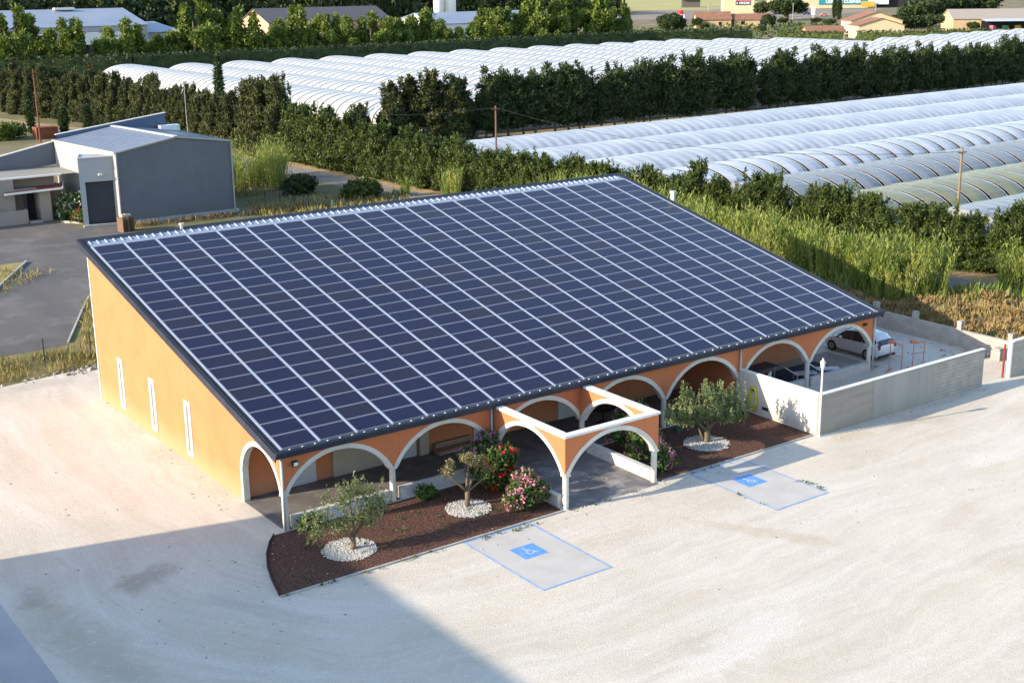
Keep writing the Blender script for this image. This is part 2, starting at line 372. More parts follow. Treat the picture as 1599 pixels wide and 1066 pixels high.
# parking bays
M_blue = mat('blue_line_paint', (0.12, 0.3, 0.7), 0.7, col2=(0.32, 0.4, 0.55), scale=4, detail=7)
M_bay = mat('smooth_bay', (0.47, 0.452, 0.42), 0.8, col2=(0.42, 0.40, 0.37), scale=1.2, detail=7, bump=0.05)
def bay(x0, x1, sx):
    y0, y1 = -10.27, -5.2
    sheet('parking_bay', [(x0,y0),(x1,y0),(x1,y1),(x0,y1)], 0.012, M_bay)
    b = MB(); z = 0.017; t = 0.075
    for q in (((x0,y0),(x1,y0),(x1,y0+t),(x0,y0+t)), ((x0,y1-t),(x1,y1-t),(x1,y1),(x0,y1)), ((x0,y0+t),(x0+t,y0+t),(x0+t,y1-t),(x0,y1-t)), ((x1-t,y0+t),(x1,y0+t),(x1,y1-t),(x1-t,y1-t))):
        b.face([(x, y, z) for x, y in q])
    struct(b.build('bay_marking', M_blue, norm=False))
    b = MB(); b.face([(sx-.53,-7.85,z), (sx+.53,-7.85,z), (sx+.53,-6.8,z), (sx-.53,-6.8,z)])
    struct(b.build('bay_sign_marking', mat('blue_square_paint', (0.08, 0.24, 0.72), 0.7, col2=(0.14, 0.3, 0.7), scale=5, detail=6), norm=False))
    # wheelchair symbol, head towards the building
    b = MB(); z = 0.021; ox, oy = sx-.02, -7.38
    def P2(u, v): return (ox + u*0.38, oy + v*0.38, z)
    def stroke(p, q, w=0.1):
        p, q = Vector((*p, 0)), Vector((*q, 0)); d = (q-p).normalized(); a = Vector((-d.y, d.x, 0))*w/2
        b.face([P2(*(e.xy)) for e in (p-a, q-a, q+a, p+a)])
    b.face([P2(-.1+.13*math.cos(k*PI/6), .88+.13*math.sin(k*PI/6)) for k in range(12)])
    stroke((-.08,.7), (-.05,.12), .13); stroke((-.03,.12), (.38,.12), .12); stroke((.34,.12), (.55,-.42), .12); stroke((-.06,.45), (.33,.45), .09); stroke((.5,-.45), (.7,-.38), .09)
    for k in range(14):
        a0, a1 = R(110+k*17), R(110+(k+1)*17)
        b.face([P2(.02+.42*math.cos(a0), -.12+.42*math.sin(a0)), P2(.02+.42*math.cos(a1), -.12+.42*math.sin(a1)), P2(.02+.33*math.cos(a1), -.12+.33*math.sin(a1)), P2(.02+.33*math.cos(a0), -.12+.33*math.sin(a0))])
    struct(b.build('wheelchair_marking', mat('worn_white_paint', (.6,.63,.68), .8, col2=(.36,.45,.66), scale=9, detail=6, contrast=(.45,.7)), norm=False))
bay(4.93, 8.1, 6.48); bay(16.72, 19.85, 18.2)

# ------------------------------------------------------------------ main building
B = thing('solar_roof_building', 'long orange building with white arches under a sloping roof of solar panels', 'building', (0,0,0))
AR, AO, AZ = 2.606, 2.80, 0.224           # inner, outer radius and centre height of the arches
def arch_pair(T, spans, top, thick, RI=AR, RO=AO, zc=AZ, hi=2.3, ho=2.5, zs=1.45, n=28, leg=None, proud=0.02, wall_top=None):
    wl, tr = [], []
    for (s0, s1) in spans:
        c = (s0+s1)/2
        w_ = MB(); w_.T = T; t_ = MB(); t_.T = T
        xs = [c-ho + 2*ho*k/n for k in range(n+1)]; xi = [c-hi + 2*hi*k/n for k in range(n+1)]
        zo = [zc+math.sqrt(max(RO*RO-(x-c)**2, 0)) for x in xs]; zi = [zc+math.sqrt(max(RI*RI-(x-c)**2, 0)) for x in xi]
        tp = (lambda s: wall_top(s)) if wall_top else (lambda s: top)
        for k in range(n):
            a, b_ = xs[k], xs[k+1]
            w_.face([(a,0,zo[k]), (b_,0,zo[k+1]), (b_,0,tp(b_)), (a,0,tp(a))])
            w_.face([(a,thick,zo[k]), (b_,thick,zo[k+1]), (b_,thick,tp(b_)), (a,thick,tp(a))])
            w_.face([(a,0,tp(a)), (b_,0,tp(b_)), (b_,thick,tp(b_)), (a,thick,tp(a))])
            f, g_ = -proud, thick+proud
            q = [(xs[k],zo[k]), (xs[k+1],zo[k+1]), (xi[k+1],zi[k+1]), (xi[k],zi[k])]
            for d in (f, g_): t_.face([(s, d, z) for s, z in q])
            t_.face([(q[0][0],f,q[0][1]), (q[1][0],f,q[1][1]), (q[1][0],g_,q[1][1]), (q[0][0],g_,q[0][1])])
            t_.face([(q[3][0],f,q[3][1]), (q[2][0],f,q[2][1]), (q[2][0],g_,q[2][1]), (q[3][0],g_,q[3][1])])
        for k in (0, n):
            t_.face([(xs[k],f,zo[k]), (xi[k],f,zi[k]), (xi[k],g_,zi[k]), (xs[k],g_,zo[k])])
            w_.face([(xs[k],0,zo[k]), (xs[k],thick,zo[k]), (xs[k],thick,tp(xs[k])), (xs[k],0,tp(xs[k]))])
        wl.append(w_); tr.append(t_)
    return wl, tr
def emit(ws, ts, parent):
    a = MB()
    for q in ws:
        o = len(a.v); a.v += q.v; a.f += [[i+o for i in f] for f in q.f]; a.m += q.m
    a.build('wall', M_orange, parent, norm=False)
    for t in ts: t.build('arch_trim', M_trim, parent, norm=False)
def column(x, y, parent, h=1.46):
    b = MB(); b.tube([(x,y,0), (x,y,h-.06)], 0.125, 14); b.box((x-.15,y-.15,h-.06), (x+.15,y+.15,h+.02))
    return b.build('column', M_trim, parent)
ws, ts = arch_pair(lambda s, d, z: (s, d, z), [(5*k, 5*k+5) for k in range(7)], 3.27, 0.24)
emit(ws, ts, B)
for k in range(8): column(5*k if 0 < k < 7 else (0.12 if k == 0 else 34.88), 0.12, B)
# porch: three arched walls, coping
ws, ts = arch_pair(lambda s, d, z: (s, -5.04+d, z), [(10,15)], 3.06, 0.24); emit(ws, ts, B)
for x0 in (9.994, 14.766):
    ws, ts = arch_pair(lambda s, d, z: (x0+d, s, z), [(-4.99,-0.01)], 3.06, 0.24, hi=2.29, ho=2.49); emit(ws, ts, B)
for x in (10.12, 14.88): column(x, -4.92, B)
cp = MB(); cp.box((9.94,-5.1,3.06), (15.06,-4.76,3.17)); cp.box((9.94,-4.757,3.06), (10.3,-0.32,3.17)); cp.box((14.7,-4.757,3.06), (15.06,-0.32,3.17))
cp.build('coping', M_white, B, bevel=0.01)
# side arch in the left end wall
sroof = lambda s: rz(s)-0.13
ws, ts = arch_pair(lambda s, d, z: (d-.006, s+.006, z), [(0.0,3.9)], 3.2, 0.24, RI=1.786, RO=1.985, zc=1.094, hi=1.75, ho=1.95, wall_top=sroof); emit(ws, ts, B)
lg = MB(); lg.box((-0.026,3.706,0), (0.254,3.9,1.455)); lg.build('arch_trim', M_trim, B)
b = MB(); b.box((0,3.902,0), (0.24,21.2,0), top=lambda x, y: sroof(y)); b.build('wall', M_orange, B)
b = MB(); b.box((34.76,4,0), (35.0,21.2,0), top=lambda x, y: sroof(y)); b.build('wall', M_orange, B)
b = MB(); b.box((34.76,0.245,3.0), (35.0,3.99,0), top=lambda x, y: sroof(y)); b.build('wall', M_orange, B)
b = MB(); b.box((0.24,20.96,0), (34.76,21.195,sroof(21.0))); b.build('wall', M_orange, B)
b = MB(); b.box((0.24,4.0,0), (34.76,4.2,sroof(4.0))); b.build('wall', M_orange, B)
b = MB(); b.box((24.9,0.245,0), (25.1,3.995,3.25)); b.build('wall', M_orange, B)
b = MB(); b.box((-0.03,21.18,0), (0.1,21.26,sroof(21.2)-.02)); b.build('corner_trim', M_white, B)
# narrow windows
for y0 in (8.95, 13.22, 17.44):
    f = MB(); y1 = y0+0.68
    f.box((-0.04,y0,0.36), (0,y0+.2,2.92)); f.box((-0.04,y1-.2,0.36), (0,y1,2.92)); f.box((-0.038,y0+.2,0.36), (0,y1-.2,.56)); f.box((-0.038,y0+.2,2.72), (0,y1-.2,2.92))
    fo = f.build('window', M_white, B)
    p = MB(); p.box((-0.012,y0+.2,.56), (-0.002,y1-.2,2.72)); p.build('pane', mat('grey_pane', (0.2, 0.17, 0.16), 0.3), fo)
# roof deck, fascia, rakes
rf = MB(); rf.box((-0.02,-0.3,0), (35.03,22.0,0), top=None)
rf = MB()
def rq(x0, y0, x1, y1, lo, hi, mi=0, b=rf):
    c = [(x0,y0),(x1,y0),(x1,y1),(x0,y1)]
    i = [b._v((x, y, rz(y)+lo)) for x, y in c] + [b._v((x, y, rz(y)+hi)) for x, y in c]
    for q in ((0,3,2,1),(4,5,6,7),(0,1,5,4),(1,2,6,5),(2,3,7,6),(3,0,4,7)): b.f.append([i[k] for k in q]); b.m.append(mi)
rq(-0.3, -0.09, 35.32, 21.48, -0.12, -0.07)
roof = rf.build('roof', M_sheet, B)
b = MB(); b.box((-0.36,-0.34,3.12), (35.4,-0.285,3.40)); b.box((-0.36,-0.42,3.3), (35.4,-0.342,3.385)); b.box((-0.3,-0.284,3.3), (35.33,-0.1,3.345)); b.build('fascia', M_fascia, B)
for xa, xb in ((-0.36, -0.04), (34.98, 35.4)):
    b = MB(); rq(xa, -0.28, xb, 21.5, -0.065, -0.03, b=b); xo = xa if xa < 0 else xb-.05
    rq(xo, -0.28, xo+.05, 21.5, -0.38, -0.068, b=b)
    rq(xa+.1, -0.28, xa+.125, 21.5, -0.028, 0.01, b=b); rq(xa+.21, -0.28, xa+.235, 21.5, -0.028, 0.01, b=b)
    b.build('fascia', M_fascia, B)
b = MB(); rq(-0.36, 21.51, 35.4, 21.57, -0.4, -0.02, b=b); rq(-0.03, 21.19, 34.97, 21.505, -0.066, -0.03, b=b); b.build('fascia', M_fascia, B)
# ribbed ridge sheet behind the panels
b = MB(); rq(0.0, 20.44, 34.95, 20.74, -0.066, -0.02, b=b)
rq(0.0, 20.742, 34.95, 21.18, -0.066, -0.05, b=b)
k = 0
x = 0.12
while x < 34.9:
    c0, c1 = 20.75, 21.17
    i = [b._v(p) for p in ((x-.05,c0,rz(c0)-.048),(x+.05,c0,rz(c0)-.048),(x+.025,c0,rz(c0)+.0),(x-.025,c0,rz(c0)+.0),(x-.05,c1,rz(c1)-.048),(x+.05,c1,rz(c1)-.048),(x+.025,c1,rz(c1)+.0),(x-.025,c1,rz(c1)+.0))]
    for q in ((0,1,2,3),(7,6,5,4),(1,5,6,2),(2,6,7,3),(3,7,4,0)): b.f.append([i[t] for t in q]); b.m.append(0)
    x += 0.4152
b.build('ridge_sheet', mat('ridge_sheet_metal', (0.29, 0.335, 0.42), 0.45, 0.2), B)
# mounting rails between the columns of panels
for k in range(22):
    x = RX0 + k*PX
    b = MB(); rq(x-.045, RY0-.03, x+.045, 20.42, -0.068, 0.006, b=b); b.build('mounting_rail', M_alu, B, norm=False)
# panel mesh: frame and glass, local origin at its lower left corner
def panel_into(b, ox, oy):
    x0, x1, y0, y1 = 0.05, PX-0.05, 0.014, PY-0.014
    def W(x, y, z): s = oy + y; return (RX0+ox+x, RY0+s*ct - z*st, RZ0+s*st + z*ct)
    fr = 0.03
    out = [(x0,y0),(x1,y0),(x1,y1),(x0,y1)]; inn = [(x0+fr,y0+fr),(x1-fr,y0+fr),(x1-fr,y1-fr),(x0+fr,y1-fr)]
    b.face([W(*p, 0.0) for p in inn], 0)
    for k in range(4):
        j = (k+1) % 4
        b.face([W(*out[k], 0.002), W(*out[j], 0.002), W(*inn[j], 0.002), W(*inn[k], 0.002)], 1)
        b.face([W(*out[k], -0.04), W(*out[j], -0.04), W(*out[j], 0.002), W(*out[k], 0.002)], 1)
camp = np.array([-20.2, -43.7, 20.8])
cells = [(i, j) for i in range(21) for j in range(21)]
cells.sort(key=lambda c: np.linalg.norm(np.array([RX0+(c[0]+.5)*PX, RY0+(c[1]+.5)*PY*ct, 3.4+(c[1]+.5)*PY*st]) - camp))
M_frame = mat('panel_frame', (0.26, 0.27, 0.31), 0.5, 0.3)
pb = MB(); panel_into(pb, 0, 0); p0 = pb.build('solar_panel', [M_pv, M_frame], B, norm=False)
first = True
for (i, j) in cells[:100]:
    o = p0 if first else p0.copy()
    if not first: COL.objects.link(o); o.parent = B
    first = False
    o.location = (i*PX, j*PY*ct, j*PY*st)
pb = MB()
for (i, j) in cells[100:]: panel_into(pb, i*PX, j*PY)
tag(pb.build('solar_array', [M_pv, M_frame], B, norm=False), kind='stuff')
# clips along the eave
b = MB()
for k in range(64):
    x = 0.3+k*0.55; b.box((x,-0.2,3.346), (x+.06,-0.14,3.385))
b.build('eave_clips', M_white, B)
# doors and panels in the gallery wall
def door(x0, x1, h, m=M_door, hnd=True, z0=0.02):
    b = MB(); b.box((x0,3.93,z0), (x1,3.995,h)); o = b.build('door', m, B)
    if hnd:
        c = MB(); c.box((x1-.12,3.88,1.0), (x1-.04,3.93,1.05)); c.build('handle', M_dark, o)
door(2.2, 3.45, 2.15); door(7.55, 8.5, 2.15); door(11.65, 12.6, 2.15); door(16.6, 17.6, 2.15)
b = MB(); b.box((4.25,3.86,0.02), (6.7,3.99,2.3)); b.build('shutter', M_beige, B)
b = MB(); b.box((8.62,3.8,0.0), (9.1,3.995,3.0)); b.build('pilaster', M_beige, B)
# downpipes and floodlight
for x in (0.0, 10.0, 25.0, 34.98):
    b = MB()
    if x == 0.0: b.tube([(-.02,-.07,3.15),(-.02,-.07,0.05)], 0.05, 10)
    elif x == 34.98: b.tube([(35.02,-.06,3.15),(35.02,-.06,0.05)], 0.05, 10)
    else: b.tube([(x-.12,-.09,3.15),(x-.12,-.09,0.05)], 0.05, 10)
    b.build('downpipe', M_greypipe, B, smooth=True)
b = MB(); b.box((0.42,-0.2,2.62), (0.66,-0.06,2.82)); b.bar((0.54,-.06,2.7), (0.54,0,2.7), .06, .06); fl = b.build('floodlight', M_dark, B)
c = MB(); c.box((0.45,-0.21,2.65), (0.63,-0.202,2.79)); c.build('lens', M_white, fl)
b = MB(); b.box((34.1,-0.1,2.68), (34.35,-0.02,2.8)); b.build('floodlight', M_dark, B)
b = MB(); b.tube([(5.1,21.35,8.2),(5.1,21.35,8.5)], 0.09, 8); b.tube([(5.1,21.35,8.5),(5.1,21.35,8.58)], 0.14, 10); b.build('roof_vent', M_greypipe, B)
b = MB(); b.box((35.45,16.4,5.0), (35.62,16.7,7.6)); b.box((35.42,16.35,7.6), (35.65,16.75,7.75), 0); b.build('flue', mat('pale_flue', (0.36, 0.38, 0.42), 0.6), B)

# ------------------------------------------------------------------ walls round the beds and the yard
def lowwall(label, segs, h=0.5, t=0.2, rz_=None):
    b = MB()
    for (x0, y0, x1, y1) in segs:
        b.bar((x0, y0, h/2-.02), (x1, y1, h/2-.02), t, h-.04); b.bar((x0, y0, h-.01), (x1, y1, h-.01), t+.04, 0.06)
    M = mat('white_blockwork', (0.56, 0.54, 0.51), 0.9, col2=(0.44, 0.42, 0.4), scale=5, bump=0.5, bscale=16, detail=7)
    o = b.build('low_wall', M); tag(o, label, 'wall', 'low white walls along the planting beds'); return o
lowwall('low white block wall behind the feathery olive tree, under the first arch', [(0.35,0.1,4.75,0.1)])
lowwall('low white block wall behind the bare-branched olive tree, under the second arch', [(5.3,0.1,9.6,0.1)])
lowwall('low white wall beside the pink oleander, on the open side of the porch', [(10.0,-4.7,10.0,-0.4)])
lowwall('low cream wall between porch floor and the far planting bed', [(14.95,-4.72,14.95,-0.4)])
lowwall('low white wall behind the dense round olive tree', [(20.3,0.1,24.6,0.1)])
lowwall('low white wall under the arch in front of the white car and the dark mat', [(30.25,0.1,34.7,0.1), (25.3,0.1,29.75,0.1)])

M_wallwhite = mat('cream_render_wall', (0.6, 0.57, 0.5), 0.9, col2=(0.5, 0.47, 0.42), scale=1.2, bump=0.15, bscale=40, detail=6)
M_wallgrey = mat('grey_render_wall', (0.35, 0.33, 0.305), 0.9, col2=(0.285, 0.27, 0.25), scale=1.0, detail=7, bump=0.1, stretch=(1,1,.3))
M_walltaupe = mat('taupe_block_wall', (0.31, 0.28, 0.245), 0.95, col2=(0.26, 0.235, 0.205), scale=1.6, detail=7, bump=0.2, stretch=(.4,.4,3))
def course_mat():
    m = bpy.data.materials.new('block_courses'); m.use_nodes = True
    n = m.node_tree.nodes; l = m.node_tree.links; b = n['Principled BSDF']; b.inputs['Roughness'].default_value = 0.95
    g = n.new('ShaderNodeNewGeometry'); sp = n.new('ShaderNodeSeparateXYZ'); l.new(g.outputs['Position'], sp.inputs[0])
    ad = n.new('ShaderNodeMath'); ad.operation = 'ADD'; l.new(sp.outputs[0], ad.inputs[0]); l.new(sp.outputs[1], ad.inputs[1])
    cb = n.new('ShaderNodeCombineXYZ'); l.new(ad.outputs[0], cb.inputs[0]); l.new(sp.outputs[2], cb.inputs[1])
    br = n.new('ShaderNodeTexBrick'); br.inputs['Scale'].default_value = 1; br.inputs['Brick Width'].default_value = 0.5; br.inputs['Row Height'].default_value = 0.2
    br.inputs['Mortar Size'].default_value = 0.014; br.inputs['Color1'].default_value = (0.375,0.34,0.29,1); br.inputs['Color2'].default_value = (0.33,0.305,0.27,1); br.inputs['Mortar'].default_value = (0.285,0.26,0.225,1)
    l.new(cb.outputs[0], br.inputs['Vector'])
    t = n.new('ShaderNodeTexNoise'); t.inputs['Scale'].default_value = 1.5; t.inputs['Detail'].default_value = 7; l.new(g.outputs['Position'], t.inputs['Vector'])
    x = n.new('ShaderNodeMix'); x.data_type = 'RGBA'; x.inputs[0].default_value = 0.35; l.new(br.outputs[0], x.inputs[6]); l.new(t.outputs['Fac'], x.inputs[7])
    x.blend_type = 'OVERLAY'; l.new(x.outputs[2], b.inputs['Base Color'])
    bp = n.new('ShaderNodeBump'); bp.inputs['Strength'].default_value = 0.6; bp.inputs['Distance'].default_value = 0.02; bp.invert = True
    l.new(br.outputs['Fac'], bp.inputs['Height']); l.new(bp.outputs[0], b.inputs['Normal'])
    return m
M_course = course_mat()
for m_ in (M_wallwhite, M_wallgrey, M_walltaupe): foot_tone(m_, (.3,.265,.215), .35, .9)
Wt = thing('yard_wall', 'tall grey boundary wall with white coping, turning a corner beside the yellow hose', 'wall', (24.9,-5.2,0))
def put(o, parent):    # keep world place when parenting to a moved empty
    o.parent = parent; o.matrix_parent_inverse = parent.matrix_basis.inverted(); return o
def K(mb, name, mats, parent, **kw): return put(mb.build(name, mats, **kw), parent)
b = MB(); b.box((24.82,-5.12,0), (25.02,-0.12,1.98)); K(b, 'wall', M_wallwhite, Wt)
b = MB(); b.box((24.82,-5.3,0), (28.6,-5.12,1.98)); K(b, 'wall', M_walltaupe, Wt)
b = MB(); b.box((28.6,-5.31,0), (33.2,-5.13,1.95)); K(b, 'wall', M_wallgrey, Wt)
b = MB(); b.box((33.2,-5.3,0), (37.35,-5.12,1.93)); K(b, 'wall', M_course, Wt)
b = MB(); b.box((24.8,-5.33,1.983), (37.37,-5.1,2.03)); b.box((24.8,-5.098,1.983), (25.04,-0.1,2.03)); K(b, 'coping', M_white, Wt)
b = MB(); b.box((24.8,-2.1,0.35), (24.818,-1.7,0.5)); K(b, 'vent', M_dark, Wt)
Wr = thing('gate_wall', 'grey block wall stub with rounded white end at the picture edge', 'wall', (40,-5.2,0))
b = MB(); b.box((39.75,-5.3,0), (48,-5.1,1.95)); K(b, 'wall', M_course, Wr)
b = MB(); b.tube([(39.75,-5.2,0), (39.75,-5.2,1.97)], 0.14, 12); K(b, 'end_post', M_white, Wr)
b = MB(); b.box((39.9,-5.32,1.952), (48,-5.08,2.0)); K(b, 'coping', M_white, Wr)
b = MB(); b.box((39.42,-5.12,0.02), (39.5,-5.04,1.85)); tag(b.build('gate_post', mat('red_paint', (0.19, 0.025, 0.02), 0.6)), 'red steel gate post beside the grey wall end', 'post')
Wb = thing('block_wall', 'long low block wall at the back of the yard, half in shadow', 'wall', (42.7,0,0))
b = MB(); b.bar((41.4,19,.52), (42.7,5.4,.52), .2, 1.04); b.bar((42.7,5.4,.52), (42.75,-3.6,.52), .2, 1.04); b.bar((42.75,-3.6,.45), (46.5,-3.7,.45), .2, .9); K(b, 'wall', M_course, Wb)
for (x, y, h) in ((42.62,5.9,1.55), (42.72,3.1,1.5), (42.74,0.0,1.55), (42.75,-3.3,1.5)):
    b = MB(); b.box((x-.15,y-.15,1.0), (x+.15,y+.15,h)); K(b, 'pillar', M_block, Wb)
b = MB(); b.tube([(43.2,0.7,0), (43.25,0.75,2.9)], 0.035, 6); tag(b.build('wooden_stake', M_wood), 'tall thin wooden stake behind the block wall', 'stake')
# stacked loose blocks
for bi, (x, y, z, r_) in enumerate( ((42.1,-1.1,0,.1),(42.15,-1.55,0,-.2),(42.0,-2.0,0,.3),(42.2,-1.3,.21,.15),(42.25,-2.1,.0,0.0))):
    b = MB(); b.box((-.25,-.1,0), (.25,.1,.2)); 
    o = b.build('concrete_block', M_block); o.location = (x, y, z); o.rotation_euler = (0, 0, r_+PI/2)
    tag(o, ('grey concrete block lying leftmost at the foot of the block wall','second grey concrete block at the foot of the block wall','tilted concrete block in front of the heap by the block wall','concrete block on top of the small heap','concrete block nearest the squat stone block')[bi], 'block', 'loose blocks by the wall')
b = MB(); b.box((-.35,-.3,0), (.35,.3,.55)); b.box((-.3,-.22,.55), (.25,.2,.66)); o = b.build('stone_block', M_block, bevel=.03); o.location = (42.3,-2.9,0.0); tag(o, 'squat pale stone block with rubble on it near the red post', 'block')
b = MB(); b.tube([(-.4,0,.05), (.4,.05,.06)], .05, 6); b.bar((-.2,-.1,.04), (.3,.15,.04), .1, .08); o = b.build('debris_pile', M_dark); o.location = (39.0,-3.4,0.01); tag(o, 'small dark scraps lying on the ground inside the gate', 'debris')
# lamp post at the wall corner
Lp = thing('lamp_post', 'slim white lamp post with glass lantern at the wall corner', 'lamp', (24.76,-5.36,0))
b = MB(); b.tube([(24.76,-5.38,0), (24.76,-5.38,3.3)], [.05,.04], 10); K(b, 'pole', M_white, Lp)
b = MB(); b.tube([(24.76,-5.38,3.3), (24.76,-5.38,3.36), (24.76,-5.38,3.62)], [.05,.09,.12], 10); K(b, 'lantern', mat('lantern_glass', (0.6,0.62,0.6), 0.15, spec=0.6), Lp)
b = MB(); b.tube([(24.76,-5.38,3.62), (24.76,-5.38,3.72), (24.76,-5.38,3.82)], [.14,.06,.02], 10); K(b, 'cap', M_greypipe, Lp)
# hose
hs = MB()
for k in range(6):
    ry, rzz = 0.16+.018*k, 0.5+.02*k; off = 24.78-.035*(k % 3)
    pts = [(off, -1.15+ry*math.cos(a), 0.78+rzz*math.sin(a)+.02*math.sin(3*a+k)) for a in [q*PI/12 for q in range(25)]]
    hs.tube(pts, .028, 6, cap=False)
tag(hs.build('garden_hose', mat('yellow_hose', (0.55, 0.52, 0.03), 0.5), smooth=True), 'coiled yellow garden hose hanging on the white wall', 'hose')
b = MB(); b.tube([(24.72,-1.15,1.2),(24.82,-1.15,1.2)], .04, 8); tag(b.build('hose_hook', M_dark), 'dark hook carrying the yellow hose', 'hook')
b = MB(); b.prism([(-.2,-.15),(.2,-.15),(.2,.15),(-.2,.15)], 0, .12); b.prism([(-.17,-.12),(.17,-.12),(.17,.12),(-.17,.12)], .12, .16); o = b.build('valve_box', mat('green_plastic', (0.02, 0.09, 0.05), 0.5)); o.location = (20.1,-.8,.02); tag(o, 'small green valve box in the bark beside a column', 'box')

# stuff under the open arches
sheet('dusty_floor', [(25.1,0.2),(36,0.2),(36,3.98),(25.1,3.98)], 0.016, mat('dusty_floor', (0.34,0.3,0.25), .9, col2=(.27,.24,.2), scale=1))
b = MB(); b.box((26.2,0.35,0.018), (33.9,3.1,0.03)); tag(b.build('floor_mat', mat('navy_mat', (0.02, 0.03, 0.06), 0.8)), 'dark navy mat on the floor under the open arches', 'mat')
def lounger(x, y, r_, label):
    t = thing('sun_lounger', label, 'lounger', (x, y, 0.03), r_, 'white plastic loungers under the arches')
    M = mat('white_plastic', (0.5, 0.51, 0.53), 0.4)
    b = MB(); b.bar((0,0,.36), (1.25,0,.36), .62, .05); b.build('seat', M, t, bevel=.02)
    b = MB(); b.bar((0,0,.38), (-.6,0,.78), .6, .05); b.build('backrest', M, t, bevel=.02)
    for sx in (.1, 1.1):
        for sy in (-.25, .25):
            b = MB(); b.bar((sx, sy, 0), (sx, sy, .35), .06, .05); b.build('leg', M, t)
lounger(30.4, 1.35, R(-25), 'white plastic lounger lying nearest the middle column')
lounger(32.0, 1.2, R(-30), 'white plastic lounger seen through the last arch, beside the lamp lantern')
t = thing('trestle_table', 'long dark blue table behind the white wall', 'table', (28.6,2.4,0.02), R(4))
b = MB(); b.box((-1.3,-.45,.72), (1.3,.45,.77)); b.build('tabletop', mat('navy_table', (0.03, 0.05, 0.09), .4), t)
for sx in (-1.1, 1.1):
    for sy in (-.38, .38):
        b = MB(); b.bar((sx, sy, 0), (sx, sy, .72), .05, .05); b.build('leg', M_greypipe, t)
b = MB(); b.tube([(-.3,0,.0), (0,0,.1), (.3,0,.0)], [.05,.3,.05], 8); o = b.build('tarp_bundle', M_white); o.location = (27.9,2.8,0.78); tag(o, 'crumpled white cover lying on the dark table', 'cover')
b = MB(); b.box((-.3,-.25,0), (.3,.25,.38)); b.box((-.3,.2,.38), (.3,.25,.8)); o = b.build('garden_chair', M_white); o.location = (28.6,1.1,0.03); o.rotation_euler = (0,0,.5); tag(o, 'small white chair in front of the dark table', 'chair')
# bench and boards in the gallery
b = MB(); b.box((9.3,3.3,.018), (11.5,3.75,.2)); b.box((9.4,3.75,.018), (11.4,3.9,.42)); tag(b.build('board_stack', mat('pale_board', (0.34,0.27,0.2), .8, col2=(.2,.12,.08), scale=3, stretch=(.4,8,3))), 'low stack of long boards against the orange gallery wall', 'boards')
t = thing('round_table', 'dark table standing in the shade behind the porch arch', 'table', (18.0,2.2,0.02))
b = MB(); b.tube([(0,0,.72),(0,0,.76)], .6, 20); b.build('tabletop', M_dark, t)
b = MB(); b.tube([(0,0,0),(0,0,.72)], .05, 8); b.tube([(0,0,0),(0,0,.03)], .3, 12); b.build('leg', M_dark, t)

# orange trolleys
M_or = mat('orange_steel', (0.45, 0.15, 0.075), 0.6)
def trolley(x, y, r_, h, label):
    t = thing('steel_frame_stand', label, 'stand', (x, y, 0), r_, 'orange steel stands behind the wall')
    b = MB()
    for sy in (-.35, .35): b.tube([(0,sy,0.03), (0,sy,h)], .025, 6)
    b.tube([(0,-.35,h), (0,.35,h)], .025, 6); b.tube([(0,-.35,.9), (0,.35,.9)], .02, 6); b.build('frame', M_or, t)
    b = MB(); b.tube([(-.45,-.35,.04), (.45,-.35,.04)], .03, 6); b.tube([(-.45,.35,.04), (.45,.35,.04)], .03, 6); b.build('base', M_or, t)
    b = MB(); b.box((-.06,.2,h-.02), (.22,.5,h+.12)); b.build('head', M_or, t, bevel=.02)
trolley(35.9, -0.9, R(15), 1.55, 'orange steel stand directly beside the end column')
trolley(37.3, -1.3, R(75), 1.5, 'orange steel stand with box head, farther from the column')

